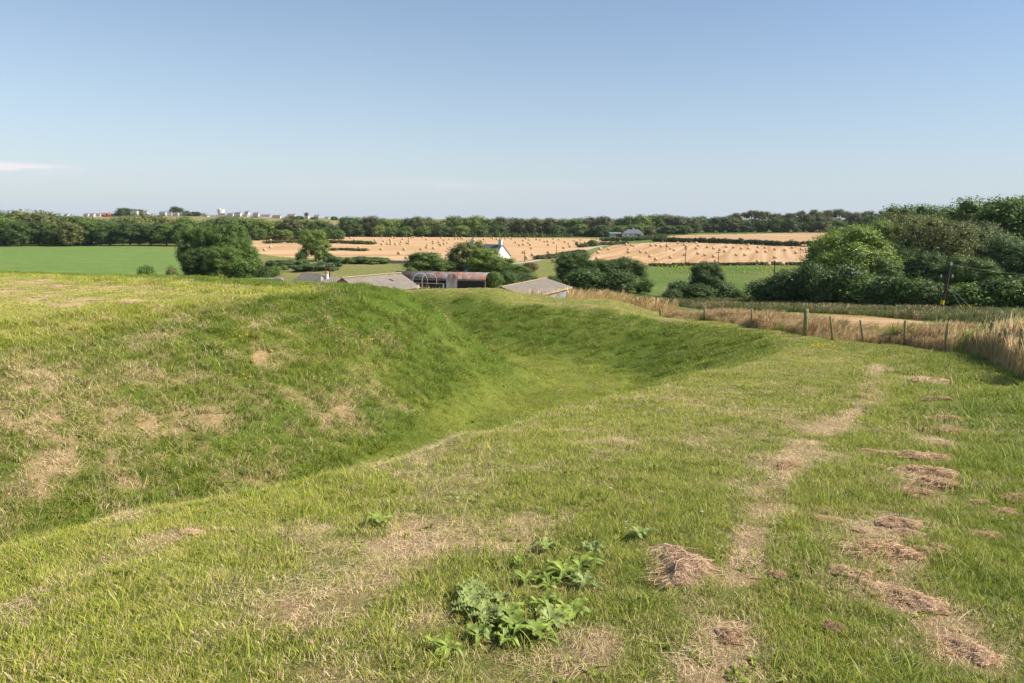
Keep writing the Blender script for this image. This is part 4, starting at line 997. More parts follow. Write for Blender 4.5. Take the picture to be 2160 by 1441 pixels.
# field wall by the stubble
x, y, z = GP(846, 556)
e = empty('stone_wall', (x, y, z), 0, 'short dry stone wall where the gorse meets the left stubble field', 'wall')
m = MB(); r5 = random.Random(2)
for k in range(34):
    for q_ in range(4):
        x0 = -3.4+k*.2+.1*(q_ % 2); m.box(x0,x0+.185,-.25-r5.uniform(0,.06),.25,q_*.26-.1,q_*.26+.13+r5.uniform(0,.03))
m.build('stones', STONE, e)
x, y, z = GP(1109, 568)
e = empty('barrel', (x, y, z), 0, 'upright blue plastic barrel against the reddish shrub', 'barrel')
m = MB(); m.tube([(0,0,0),(0,0,.08),(0,0,.35)], .32, 16, .36); m.tube([(0,0,.35),(0,0,.75)], .36, 16); m.tube([(0,0,.75),(0,0,1.1)], .36, 16, .31); m.build('drum', BLUEP, e); m = MB(); m.tube([(0,0,1.1),(0,0,1.15)], .2, 12); m.build('lid', CERAM, e)
tree_px('bush', 0, 1117, 553, 168, 36, (.085,.062,.024), 'reddish brown shrub beside the blue barrel', cat='bush', name='bush')
# lane
LANE = [(1015,561),(1060,558.5),(1085,556.5),(1110,553.5),(1150,547),(1190,541),(1225,530.5),(1243,524.5),(1262,520),(1290,514.5),(1315,509),(1335,506)]
L_ = [Vector(GP(*p)) for p in LANE]; V = []; Fs = []
pts = []
for a, b in zip(L_[:-1], L_[1:]):
    n = max(2, int((b-a).length/4))
    pts += [a.lerp(b, k/n) for k in range(n)]
pts.append(L_[-1])
for k, p in enumerate(pts):
    d_ = (pts[min(k+1, len(pts)-1)]-pts[max(k-1, 0)]); s_ = Vector((d_.y, -d_.x, 0)).normalized()*1.5
    for q_ in (-1, -.5, 0, .5, 1):
        w_ = p+s_*q_; V.append((w_.x, w_.y, hz(w_.x, w_.y)+.07))
for k in range(len(pts)-1):
    for q_ in range(4): Fs.append((5*k+q_, 5*k+q_+1, 5*k+q_+6, 5*k+q_+5))
o = meshobj('lane', V, Fs, simple('lane_surface', (.40,.36,.30), .95, .2, .3, coords='pos'), smooth=True); tag(o, 'pale narrow lane running up between the stubble fields', kind='structure')

# ------------------------------------------------------------------ straw bales
def bale_mat():
    m = NT('straw'); v = m.obj((1,1,1)); g = m.n('ShaderNodeTexCoord').outputs['Object']
    f = m.noise(4, 5, .7, m.obj((.6,6,6))); f2 = m.noise(18, 4, .7, v)
    c = m.ramp(f, [(.3, (.44,.29,.15)), (.6, (.72,.54,.32))]); c = m.mix(.5, c, m.ramp(f2, [(.3, (.6,.55,.5)), (.7, (1.25,1.2,1.1))]), 'MULTIPLY')
    return m.bsdf(c, .95, m.bump(f2, .7, .05))
BALE = bale_mat()
m = MB(); n = 20; V = []; prof = [(-.62,.0),(-.62,.40),(-.60,.60),(-.54,.66),(0,.685),(.54,.66),(.60,.60),(.62,.40),(.62,0)]
for (ax, rad) in prof:
    for k in range(n):
        t = 2*math.pi*k/n; jr = rad*(1+random.uniform(-.025,.025)); zz = math.sin(t)*jr
        V.append((ax+random.uniform(-.01,.01), math.cos(t)*jr*1.03, .62+max(zz, -.60)))
Fs = [(i_*n+k, i_*n+(k+1)%n, (i_+1)*n+(k+1)%n, (i_+1)*n+k) for i_ in range(len(prof)-1) for k in range(n)]
bale_o = meshobj('straw_bale', V, Fs, BALE, smooth=True); bale_me = bale_o.data; bpy.data.objects.remove(bale_o)
def cr(lst, s, ox, oy): return [(ox+a/s, oy+b/s) for a, b in lst]
LEFT_B = cr([(235,487),(360,463),(630,484),(760,484),(792,488),(975,490),(1008,487),(1037,482),(1152,482),(1387,487),(1485,503),(1562,497),(1597,498),(1636,495),(1660,500),(130,521),(290,516),(548,519),(655,531),(458,541),(517,558),(735,508),(745,526),(745,540),(880,537),(898,503),(978,522),(978,536),(1197,508),(1285,533),(1353,541),(1420,518),(635,569),(707,563),(745,567),(809,569),(868,568),(950,555),(973,558),(1282,558),(1360,569),(1380,578),(1420,564),(1455,552),(1210,580),(1201,608),(1287,618),(342,613),(625,631),(918,633),(1127,631),(848,681),(940,740),(1790,500),(1785,515),(1890,527),(1860,545),(1925,508),(2038,495),(2090,505),(2130,570)], 6, 700, 420)
LEFT_B += cr([(136,447),(184,437),(211,451),(345,470),(375,448),(410,464),(497,455),(536,462),(255,490),(115,495),(299,522),(348,514),(400,497),(421,517),(433,557),(343,605),(450,632),(378,668),(585,483),(625,481),(685,450),(748,460),(695,494),(627,517),(819,486),(925,473),(1052,490),(862,508),(875,537),(803,553),(631,608),(1185,455),(1257,452),(1340,493),(685,700)], 5.4, 1040, 420)
LEFT_B += cr([(1235,560),(1427,556),(1137,572),(1137,652),(1070,684)], 5.4, 360, 400)
RIGHT_B = cr([(1222,563),(1195,603),(1315,567),(1188,670),(1515,516),(1575,520),(1602,531),(1545,567),(1540,597),(1678,595),(1748,605),(1790,647),(1855,680),(1905,733),(2022,660),(1800,522),(1863,525),(1915,534),(2020,560),(1990,533),(2062,577),(1506,665)], 5.4, 1040, 420)
RIGHT_B += cr([(160,495),(255,500),(368,497),(237,518),(395,526),(373,557),(258,535),(257,560),(118,577),(499,543),(570,557),(640,573),(696,592),(716,540),(797,545),(237,629),(390,615),(467,632),(570,649),(597,707),(825,629),(926,632),(883,558),(967,558),(962,518),(1076,545),(1156,550),(1267,568),(1382,577),(1464,548),(1068,595),(1166,595),(1269,660),(1074,712),(1269,713),(1195,735),(1355,735),(1508,607),(1567,568),(1610,530),(1578,528),(1635,652)], 5.4, 1400, 420)
def place_bales(B, edges, field, group, ang):
    bands = [[] for _ in edges]
    for u, v in B:
        for k, ed in enumerate(edges):
            if v < ed: bands[k].append((u, v)); break
    names = ['the farthest row', 'the second-farthest row', 'the middle row', 'the second-nearest row', 'the nearest row']
    for k, bd in enumerate(bands):
        bd.sort()
        for i_, (u, v) in enumerate(bd):
            x, y, z = G(u, v, 120, 1200, off=.62)
            o = bpy.data.objects.new('straw_bale', bale_me); link(o); o.location = (x, y, z-.03)
            o.rotation_euler = (0, 0, ang+random.uniform(-.35,.35)); s_ = random.uniform(.82, .94); o.scale = (s_, s_, s_)
            tag(o, f'round straw bale, {ordn(i_)} from the left in {names[k]} of the {field}', 'straw bale', group)
place_bales(LEFT_B, [502.5, 508, 514, 523, 600], 'left stubble field', 'bales on the left stubble field', R(75))
place_bales(RIGHT_B, [516, 521, 528, 540, 600], 'right stubble field', 'bales on the right stubble field', R(8))

# ------------------------------------------------------------------ poles and wires
def pole(u, vb, vt, y, label, bar=True, lean=0.0, bw=1.5, rz=0.2, r=.13):
    p = PXY(u, vt, y); x = p.x; zb = hz(x, y)
    e = empty('utility_pole', (x, y, zb), rz, label, 'utility pole', 'wooden utility poles'); h = p.z-zb
    m = MB(); m.tube([(-lean,0,-.5),(0,0,h)], r, 8, r*.75); m.build('shaft', POLEW, e)
    if bar:
        m = MB(); m.box(-bw/2,bw/2,-.06,.06,h-.45,h-.33); b_ = m.build('crossarm', POLEW, e)
        for q_ in (-1, 0, 1):
            m = MB(); m.tube([(q_*bw*.44,0,h-.33),(q_*bw*.44,0,h-.12)], .05, 6); m.build('insulator', CERAM, b_)
    return e, x, h, zb
pole(1107,548,527,210,'dark pole by the lane left of the tree clump',False)
pole(1174,534,516,265,'thin pole in the left stubble beside the lane',False)
pole(1224,524,504,330,'tall pole where the lane meets the stubble, left of the round bush')
pole(1298,515,503,380,'short pole beside the lane below the bungalow',False)
pole(1306,498,479,440,'pole standing between the red shed and the bungalow')
pole(1359,500,489,440,'small pole at the right end of the bungalow')
pole(1370,497,481,465,'pole against the far trees right of the bungalow')
pole(1377,518,505,385,'thin pole left of the tall one in the right stubble',False)
pole(1406,529,501,295,'tall thin pole in the upper left of the right stubble field',False)
pole(1447,552,519,235,'pale pole in the right stubble above the lone pasture tree')
pole(1516,560,530,205,'dark pole rising behind the lone pasture tree')
pole(1635,588,550,150,'grey pole in the low pasture left of the wood')
pole(694,592,557,96,'mossy pole with a crossbar above the white-potted chimney')
e, px_, h_, zb_ = pole(2005,650,560,60,'leaning dark pole with guy wires and yellow guards before the wood',False,lean=.42,rz=0,r=.13)
for nm, zz, wd_ in (('crossarm', h_-1.1, 1.3),):
    m = MB(); m.box(-.78,.35,-.07,.03,zz-.05,zz+.05); ca = m.build('crossarm', POLEW, e)
    for q_ in (-.7,.28): m = MB(); m.tube([(q_,0,zz+.06),(q_,0,zz+.3)], .06, 6); m.build('insulator', CERAM, ca)
m = MB(); m.tube([(.05,0,h_),(.05,0,h_+.25)], .08, 6); m.build('insulator', CERAM, e)
for k, (dx, dy) in enumerate(((1.05,-1.0),(1.65,-1.6))):
    zg = hz(px_+dx, 60+dy)-zb_
    m = MB(); m.tube([(0,0,h_-1.7),(dx,dy,zg)], .022, 4); gw = m.build('guy_wire', WIRE, e)
    m = MB(); a = Vector((0,0,h_-1.7)); b = Vector((dx,dy,zg)); m.tube([a.lerp(b,.72), a.lerp(b,.93)], .06, 6); m.build('guard', YEL, gw)
m = MB(); m.tube([(-.36,0,.75),(-.34,0,1.1)], .155, 8); m.build('guard', YEL, e)
def cable(p, q, sag, label, n=14, r=.019):
    pts = [Vector(p).lerp(Vector(q), k/n)-Vector((0,0,sag*4*(k/n)*(1-k/n))) for k in range(n+1)]
    m = MB(); o0 = pts[0].copy(); m.tube([p_-o0 for p_ in pts], r, 4); o = m.build('overhead_wire', WIRE); o.location = o0; tag(o, label, 'overhead wire', 'wires of the power line')
tp = PXY(2005, 558, 60)
cable(tp, PXY(1635, 552, 150), 1.1, 'wire running left from the top of the leaning pole')
cable(PXY(1990, 584, 60), PXY(1640, 556, 150), 1.2, 'lower wire running left from the leaning pole crossarm')
cable(tp, PXY(2400, 580, 70), .6, 'wire running right from the leaning pole over the wood')
# ------------------------------------------------------------------ wire fence on the right
FP = [(2205,812,1.15,0,.055),(2145,786,1.2,0,.055),(2112,770,1.15,.0,.05),(2085,757,1.25,0,.085),(1993,742,1.15,0,.05),(1907,730,1.1,-.06,.05),(1822,724,1.0,-.25,.045),(1757,718,1.1,-.22,.045),(1697,709,1.3,0,.10),(1586,691,1.05,-.08,.05),(1485,667,.9,0,.055),(1393,650,.5,0,.07)]
pos = FENCE[1:-1]
f0 = pos[3]
fe = empty('wire_fence', f0, 0, 'wire fence on weathered posts along the right edge of the mown grass', 'fence')
tops = []
for (x, y, z), (u, v, h, ln, r) in zip(pos, FP):
    m = MB(); b = Vector((x-f0[0], y-f0[1], z-f0[2])); tp_ = b+Vector((ln, 0, h))
    m.tube([b-Vector((0,0,.15)), b.lerp(tp_,.5)+Vector((random.uniform(-.01,.01),0,0)), tp_], r*1.08, 9, r*.96); m.build('post', WOODP, fe, True)
    tops.append((b, tp_))
for kk_ in (.92, .66, .42):
    m = MB(); pts = []
    for a, b in zip(tops[:-1], tops[1:]):
        p, q_ = a[0].lerp(a[1], kk_), b[0].lerp(b[1], kk_)
        for s_ in range(5): pts.append(p.lerp(q_, s_/5)-Vector((0,0,.05*4*(s_/5)*(1-s_/5)))+Vector((0,-.06,0)))
    pts.append(q_); m.tube(pts, .0045, 4); m.build('wire', WIRE, fe)
# ------------------------------------------------------------------ tall dry grass beyond the fence and rough strips
GMW = grass_mat(True)
def reed_proto(name, n, h, rad, seed, wid=.006, heads=True):
    r = np.random.default_rng(seed); V = []; F_ = []; A = []; Bt = []; T = []
    for k in range(n):
        a = r.uniform(0, 6.28); d = rad*math.sqrt(r.uniform()); x, y = d*math.cos(a), d*math.sin(a)
        hh = h*r.uniform(.55, 1.15); lx = hh*r.uniform(.02,.45); ly = hh*r.normal(0,.16); w = wid*r.uniform(.6,1.3); fa = r.uniform(0,3.14)
        wx, wy = math.cos(fa)*w, math.sin(fa)*w; b = len(V); rn, rb = r.uniform(), r.uniform(); ns = 5
        for s_ in range(ns+1):
            t = s_/ns; c = (x+lx*t**2.2, y+ly*t*t, hh*(t-.12*t**3)); ww = 1-.6*t
            if heads and s_ >= ns-1 and rn > .35: ww = 2.6 if s_ == ns-1 else .6
            V += [(c[0]-wx*ww, c[1]-wy*ww, c[2]), (c[0]+wx*ww, c[1]+wy*ww, c[2])]; A += [rn,rn]; Bt += [rb,rb]; T += [t,t]
        for s_ in range(ns): F_ += [(b+2*s_, b+2*s_+1, b+2*s_+3, b+2*s_+2)]
    o = meshobj(name, V, np.array(F_, np.int32), GMW, attrs={'rnd':A,'rnb':Bt,'tip':T}); col.objects.unlink(o); return o
reeds = [reed_proto('reed', 46, 1.0, .28, 500+k) for k in range(3)]+[reed_proto('reed', 60, .55, .3, 510+k, .007, False) for k in range(2)]+[reed_proto('reed', 70, 1.0, .7, 520, .014)]+[reed_proto('reed', 70, .8, .7, 521, .02, False)]
def reedset(name, xs, ys, hs, idx, dry, lush, label, cat, hue=(.25, 1)):
    n = len(xs); z = height(xs, ys)
    rot = np.stack([rng.normal(0,.06,n), rng.normal(.05,.08,n), rng.uniform(-.9,.9,n)], 1)
    o = instancer(name, np.stack([xs, ys, z-.02], 1), rot, np.stack([hs*.9, hs*.9, hs], 1), idx, {'dry':dry,'lush':lush,'hue':rng.uniform(hue[0],hue[1],n),'pale':np.zeros(n)}, reeds)
    tag(o, label, cat, kind='stuff')
# strip just beyond the fence
n = 60000; ys = rng.uniform(14, 46.4, n); ord_ = np.argsort(fy); xf = np.interp(ys, fy[ord_], fx[ord_]); off = rng.uniform(.05, 4.5, n)**1.0
xs = xf+off*1.15
dens = (1+1.2*sst(27, 20, ys))*np.where(off < 1.6, .34, .10)*(.35+1.3*sst(.35,.6,fbm(xs, ys, 1.6, 3, 71)))*np.clip(1.4-ys/60, .35, 1)*np.clip(ys/30,.5,1)
kx_ = sst(28, 18, ys)
keep = (rng.uniform(0,1,n) < dens*.7)
xs, ys, off = xs[keep], ys[keep], off[keep]; n = len(xs)
hb = .56+.50*sst(.45,.65,fbm(xs, ys, 2.6, 2, 72))+.55*sst(27,19,ys)
hb = hb*(1-.24*sst(28.5, 31, ys))*(1-.3*sst(38, 48, ys))*np.where(off < .5, .8, 1)*np.where(off > 2.5, .8, 1)
lowp = rng.uniform(0,1,n) < .35
reedset('tall_grass', xs, ys, hb*rng.uniform(.75,1.15,n), np.where(lowp, rng.integers(3,5,n), rng.integers(0,3,n)), np.clip(.93-.75*sst(.60,.75,fbm(xs,ys,1.9,2,73))+rng.normal(0,.05,n),0,1), np.full(n,.7), 'tall dry seeding grass along the wire fence', 'grass', (-.25, .9))
# rough strip from the fence to the wood, rushes
P_R1 = [(1340,622),(1400,624),(1560,629),(1640,635),(1750,645),(1900,654),(2260,666),(2260,700),(1960,676),(1820,666),(1600,656),(1500,655),(1400,642),(1340,634)]
xs, ys = [], []
N0 = 60000; ax_ = rng.uniform(0,.85,N0); yy_ = rng.uniform(38,98,N0); xx_ = ax_*yy_
zz_ = height(xx_, yy_); uu_, vv_ = project(xx_, yy_, zz_); inn = inpoly(uu_, vv_, P_R1) & (rng.uniform(0,1,N0) < .6)
xs, ys = xx_[inn], yy_[inn]; n = len(xs); un = uu_[inn]
mixd = np.clip(.16+.6*(sst(.55,.68,fbm(xs,ys,4,3,75))), 0, 1)
reedset('rushes', xs, ys, rng.uniform(.35,.75,n), np.where(rng.uniform(0,1,n) < mixd*.7, 5, 6), mixd*.9, np.full(n,1.0), 'green rushes and dry grass in the strip before the wood', 'rushes', (-1.0, -.1))
# dry stalks showing over the far bank and at the left field edge
xs=[];ys=[]
for (u0,u1,y0,y1,k_) in ((890,1060,60,63,60),(1060,1180,60,63,16),(1190,1430,57,62,110),(395,580,60,66,60),(-60,380,70,84,1000),(560,700,62,66,14)):
    for _ in range(k_):
        uu = random.uniform(u0,u1); yq = random.uniform(y0,y1); a_, _b = ray(uu, 600); xs.append(float(a_)*yq); ys.append(yq)
xs=np.array(xs); ys=np.array(ys); n=len(xs)
reedset('dry_stalks', xs, ys, rng.uniform(.55,1.3,n), rng.choice([0,1,2,5],n), np.full(n,.9), np.full(n,.3), 'dry grass stalks standing beyond the far bank and the field edge', 'grass')

# ------------------------------------------------------------------ clumps of cut dry grass
def hay_mat():
    m = NT('dry_cuttings'); r = m.attr('rnd'); c = m.ramp(r, [(0,(.23,.14,.07)),(.3,(.55,.36,.205)),(.7,(.78,.56,.355)),(1,(.93,.75,.54))]); return m.bsdf(c, .75, None, .2, trans=.15)
HAY = hay_mat()
def hay_clump(seed, nst, L=.5, Wd=.22, H=.09, along=.8, sl=.16, w=.0022, rag=1.5):
    r = np.random.default_rng(seed); V = []; F_ = []; A = []; k = 0
    def top(x, y):
        """height of the loose heap at (x, y): a ragged, lobed mound"""
        u_ = x/(L/2); v_ = (y-.05*math.sin(u_*2.6+seed))/(Wd/2*(1+.35*math.sin(u_*3.1+seed*2)))
        e = u_*u_+v_*v_+rag*(vnoise(np.array([x*17+seed*5]), np.array([y*17]))[0]-.5)
        return H*min(1, max(0, 1-e))**.85*(.75+.5*vnoise(np.array([x*26]), np.array([y*26+seed]))[0]) if e < 1 else 0
    while k < nst:
        x = r.uniform(-.56,.56)*L; y = r.uniform(-.75,.75)*Wd; hgt = top(x, y)
        if hgt <= 0 and r.uniform() > .06: continue
        k += 1
        z = hgt*(r.uniform(.2,1.0)**.35)+.004
        a = r.normal(0, .5) if r.uniform() < along else r.uniform(0,3.14)
        a += .5*y/Wd*(1 if x > 0 else -.6); l = sl*r.uniform(.25,1.25)*(1 if r.uniform() < .9 else 1.6); dx, dy = math.cos(a)*l, math.sin(a)*l; b = len(V); rn = r.uniform()*.75+.25*r.uniform()**2; kx2 = r.normal(0,1.6)
        wx, wy = -math.sin(a)*w*.5, math.cos(a)*w*.5; ns = 5; rise = abs(r.normal(0,.10))
        for s_ in range(ns+1):
            t = s_/ns-.5; cx = x+dx*t-dy*kx2*(t*t-.08); cy = y+dy*t+dx*kx2*(t*t-.08); cz = max(.003, min(z, top(cx, cy)*1.05+.012)+l*rise*(.5-2*t*t))
            V += [(cx-wx,cy-wy,cz),(cx+wx,cy+wy,cz+w*.7)]; A += [rn,rn]
        for s_ in range(ns): F_.append((b+2*s_,b+2*s_+1,b+2*s_+3,b+2*s_+2))
    nx_, ny_ = 34, 22; b = len(V)
    for i_ in range(nx_+1):
        for j_ in range(ny_+1):
            x = (-.55+1.1*i_/nx_)*L; y = (-.7+1.4*j_/ny_)*Wd; V.append((x, y, top(x, y)*.72-.022)); A.append(r.uniform(0,.12))
    for i_ in range(nx_):
        for j_ in range(ny_):
            q0 = b+i_*(ny_+1)+j_; F_.append((q0,q0+ny_+1,q0+ny_+2,q0+1))
    o = meshobj('hay_clump', V, np.array(F_, np.int32), HAY, attrs={'rnd':A}); return o
def gdir(u0, v0, u1, v1):
    a = G(u0, v0, 1.5, 60); b = G(u1, v1, 1.5, 60); return math.atan2(b[1]-a[1], b[0]-a[0])
def put_clump(o, u, v, w_px, rz, label, hs=1.0, L=.5, group='clumps of cut dry grass on the bank'):
    x, y, z = G(u, v, 1.5, 60); s_ = w_px*y/F/L
    o.location = (x, y, z+.012); 
    e_ = .25; nx = -(hz(x+e_, y)-hz(x-e_, y))/(2*e_); ny = -(hz(x, y+e_)-hz(x, y-e_))/(2*e_)
    q_ = Vector((0,0,1)).rotation_difference(Vector((nx, ny, 1)).normalized()); o.rotation_mode = 'XYZ'
    o.rotation_euler = (q_.to_matrix() @ Matrix.Rotation(rz, 3, 'Z')).to_euler(); o.scale = (s_, s_, s_*hs)
    tag(o, label, 'hay clump', group)
big = hay_clump(1, 6500, .5, .17, .055, .6, .11, .0019, 1.0)
put_clump(big, 1430, 1198, 225, gdir(1362,1138,1492,1248)-R(22), 'large matted clump of dry cut grass in the foreground, right of the leafy weeds', 1.0)
ps = [hay_clump(2+k, 2000, .5, .32, .042, .25, .10, .0024, 2.3) for k in range(4)]
SM = [(1943,1000,110,R(-20)),(1978,1022,80,R(15)),(1925,1040,60,R(40)),(1990,1008,60,R(100)),(1895,1105,70,R(-35)),(1918,1128,50,R(-50)),(1855,1168,130,R(10)),(1955,1165,60,R(0)),(1795,1210,70,R(-30)),(1828,1238,90,R(-55)),(1915,1265,110,R(-40)),(1960,1285,60,R(-10)),(2040,1375,110,R(-60)),(1745,1098,50,R(20)),(1655,985,48,R(70)),(1755,1325,45,R(90)),(2145,1052,60,R(0)),(2115,1082,60,R(10)),(2078,1130,56,R(20)),(1945,965,90,R(-15)),(2030,962,46,R(20)),(1840,955,46,R(-20)),(1850,985,32,R(-40)),(1960,805,66,R(-15)),(1975,845,60,R(10)),(1990,885,56,R(-10)),(1985,910,62,R(0)),(1988,942,34,R(30)),(1845,775,20,R(90)),(1838,800,22,R(80)),(1832,845,30,R(70)),(1640,1215,36,R(60)),(1985,1155,34,R(-35)),(1540,1345,60,R(80)),(405,1125,34,R(0)),(1810,1120,30,R(-60)),(695,882,24,R(-50)),(2065,1060,30,R(0)),(1880,1110,30,R(0)),
      (50,600,60,0),(20,617,55,0),(115,605,50,0),(60,634,44,0),(190,634,50,0),(110,618,30,0),(150,646,50,0),(215,600,30,0),(245,607,44,0),(300,606,40,0),(230,612,26,0),(290,637,60,0),(130,646,40,0),(355,609,22,0),(375,598,40,0),(90,593,34,0),(460,634,30,0),(525,628,24,0),(405,616,24,0)]
SMs = sorted([s_ for s_ in SM if s_[1] > 700], key=lambda s_: -s_[1]); SMp = sorted([s_ for s_ in SM if s_[1] <= 700])
for i_, (u, v, w_, a_) in enumerate(SMs+SMp):
    if i_ < 4: o = ps[i_]
    else: o = ps[i_ % 4].copy(); link(o)
    if v > 700: lab = f'loose clump of dry cuttings on the mown bank, {ordn(i_)} nearest the camera'
    else: lab = f'flat wisp of dry cuttings on the plateau top, {ordn(i_-len(SMs))} from the left'
    put_clump(o, u, v, w_*1.05, a_, lab, 1.0 if v > 700 else .5, group='clumps of cut dry grass on the bank' if v > 700 else 'dry cuttings on the plateau')

# ------------------------------------------------------------------ broad-leaved weeds in the foreground
def weed_mat(name, c):
    m = NT(name); f = m.noise(25, 4, .6, m.obj()); t = m.attr('rnd')
    cc = m.ramp(f, [(.3, tuple(x*.7 for x in c)), (.7, tuple(x*1.3 for x in c))]); cc = m.mix(1.0, cc, m.ramp(t, [(0,(.75,.75,.75)),(1,(1.35,1.3,1.1))]), 'MULTIPLY'); return m.bsdf(cc, .5, None, .35, trans=.3)
W_GREEN = weed_mat('plantain_leaf', (.27,.35,.07)); W_GREY = weed_mat('thistle_leaf', (.29,.36,.12))
def rosette(nl, L, W, mat, seed, up=.5, frill=0.0, name='leaf'):
    r = np.random.default_rng(seed); V = []; F_ = []; A = []
    for k in range(nl):
        a = k*2.39996+r.uniform(-.3,.3); l = L*r.uniform(.55,1.1); w = W*r.uniform(.7,1.15); el = up*r.uniform(.3,1.3); ns = 12; b = len(V); rn = r.uniform(); bend = r.normal(0,.4)
        for s_ in range(ns+1):
            t = s_/ns; rad = l*t; z = .012+l*(math.sin(el)*t-.75*math.sin(el)*t*t*1.1)+.012*math.sin(t*9+k)*t
            z = max(z, .008*k/nl+.006); a2 = a+bend*t*t; cx, cy = math.cos(a2)*rad, math.sin(a2)*rad
            ww = w*math.sin(math.pi*min(1,t**.8*1.0))**.75*.5+.002
            if frill: ww *= 1+frill*(.9 if s_ % 2 else -.55)
            nx, ny = -math.sin(a2), math.cos(a2); up_ = ww*.35+(frill*.012*(1 if s_ % 2 else -1))
            V += [(cx-nx*ww,cy-ny*ww,z+up_),(cx,cy,z),(cx+nx*ww,cy+ny*ww,z+up_)]; A += [rn,rn*.8,rn]
        for s_ in range(ns):
            q0 = b+3*s_; F_ += [(q0,q0+1,q0+4,q0+3),(q0+1,q0+2,q0+5,q0+4)]
    return V, F_, A
def weed(u, v, nl, L, W, mat, seed, label, up=.6, frill=0, name='broadleaf_weed', cat='weed'):
    x, y, z = G(u, v, 1.5, 40); V, F_, A = rosette(nl, L, W, mat, seed, up, frill)
    o = meshobj(name, V, np.array(F_, np.int32), mat, attrs={'rnd':A}); o.location = (x, y, z+.02); o.rotation_euler = (R(-8),0,random.uniform(0,6)); tag(o, label, cat, 'broad-leaved weeds in the foreground'); return o
weed(1000,1262,22,.115,.028,W_GREY,1,'grey-green frilly thistle rosette, upper one of the pair in the foreground',1.0,.6)
weed(1025,1310,24,.11,.028,W_GREY,2,'grey-green frilly thistle rosette, lower one of the pair in the foreground',1.0,.6)
weed(990,1290,16,.12,.03,W_GREY,12,'small grey-green frilly rosette at the left of the thistle pair',1.1,.6)
weed(1130,1345,14,.14,.028,W_GREEN,3,'long-leaved plantain below the frilly thistles',.7)
weed(1085,1330,12,.11,.032,W_GREEN,4,'broad plantain rosette touching the frilly thistles on their right',.9)
weed(1190,1220,18,.15,.030,W_GREEN,5,'dense leafy weed between the thistles and the large hay clump',.9)
weed(1225,1205,14,.14,.032,W_GREEN,6,'leafy weed just right of the dense one, left of the large hay clump',.8)
weed(1110,1235,10,.12,.03,W_GREEN,7,'small plantain above the frilly thistles',.9)
weed(945,1375,12,.12,.018,W_GREEN,8,'narrow-leaved weed at the lower left of the thistles',.5)
weed(800,1105,8,.13,.035,W_GREEN,9,'flat dark plantain on the dry patch left of centre',.4)
weed(1150,1165,9,.11,.03,W_GREY,10,'pale weed above the leafy group',1.0,.3)
weed(1350,1135,11,.13,.028,W_GREY,11,'grey hawkweed beside the upper end of the large hay clump',1.0)
weed(1210,1300,8,.12,.03,W_GREEN,13,'small plantain right of the broad one',.8)
for k_, (u_, v_, q_) in enumerate([(1050,1275,'just above'),(1075,1300,'at the centre of'),(1150,1285,'right of centre in'),(1160,1320,'low on the right of'),(1065,1360,'at the foot of'),(1010,1350,'low on the left of'),(1235,1240,'right of'),(1160,1245,'above the right of'),(1100,1195,'above'),(1250,1165,'furthest up right of')]):
    weed(u_, v_, 9+k_ % 4, .085+.012*(k_ % 4), .020+.004*(k_ % 3), W_GREEN if k_ % 3 else W_GREY, 30+k_, f'small leafy weed {q_} the leafy patch', .9, .25 if k_ % 3 == 0 else 0)
# ------------------------------------------------------------------ flowers
YF = simple('yellow_petals', (.80,.55,.015), .6, .08, 5); WF = simple('pale_petals', (.55,.50,.44), .7, .1, 5); BF = simple('blue_petals', (.25,.28,.65), .7, .1, 5)
def flowers(name, spots, size, mat, label):
    m = MB()
    for (u, v, ru, rv, n_) in spots:
        for k in range(n_):
            uu, vv = random.gauss(u, ru*.5), random.gauss(v, rv*.5)
            x, y, z = G(uu, vv, 2, 70); s_ = size*random.uniform(.6,1.2); hh = random.uniform(.03,.07)*(1 if y < 12 else 2.4); tl = random.uniform(-.5,.5)
            n8 = 7; V = [(x,y,z+hh+s_*.25)]+[(x+math.cos(t*6.283/n8)*s_, y+math.sin(t*6.283/n8)*s_*.8, z+hh+tl*s_*math.cos(t*6.283/n8)) for t in range(n8)]+[(x,y,z+hh-s_*.4)]
            m.add(V, [(0,1+t,1+(t+1)%n8) for t in range(n8)]+[(n8+1,1+(t+1)%n8,1+t) for t in range(n8)])
            m.tube([(x,y,z-.02),(x,y,z+hh-s_*.3)], .002, 3)
    o = m.build(name, mat); tag(o, label, 'flowers', kind='stuff')
flowers('yellow_flowers', [(500,715,40,16,26),(520,745,60,30,16),(560,775,60,30,12),(590,650,60,12,12),(690,655,50,30,12),(715,690,24,20,14),(780,722,24,10,14),(740,750,50,20,10),(800,775,40,16,10),(880,690,60,40,8),(960,800,60,20,6),(640,640,60,8,6),(540,795,60,15,10),(40,755,20,12,3),(1728,735,26,7,46),(870,760,70,20,8)], .034, YF, 'yellow ragwort flowers scattered over the ditch slopes')
flowers('yellow_flowers', [(1480,600,120,12,0)], .05, YF, 'x') if False else None
flowers('pale_flowers', [(1320,745,20,8,5),(1330,770,30,8,3),(1480,1092,6,4,1),(1230,1025,6,4,1),(1250,655,4,2,2),(1180,657,3,2,1),(1570,733,4,2,2),(1180,1050,300,60,9),(1050,860,200,30,10),(1550,900,200,60,10),(160,788,4,3,1),(594,843,4,3,1),(2110,1110,20,6,1)], .011, WF, 'scattered white clover heads in the mown grass')
flowers('blue_flowers', [(170,680,20,6,3),(290,735,20,8,5),(312,778,16,6,3),(430,780,4,3,1),(400,757,4,3,1),(8,738,3,2,1)], .02, BF, 'small blue scabious flowers on the plateau slope')
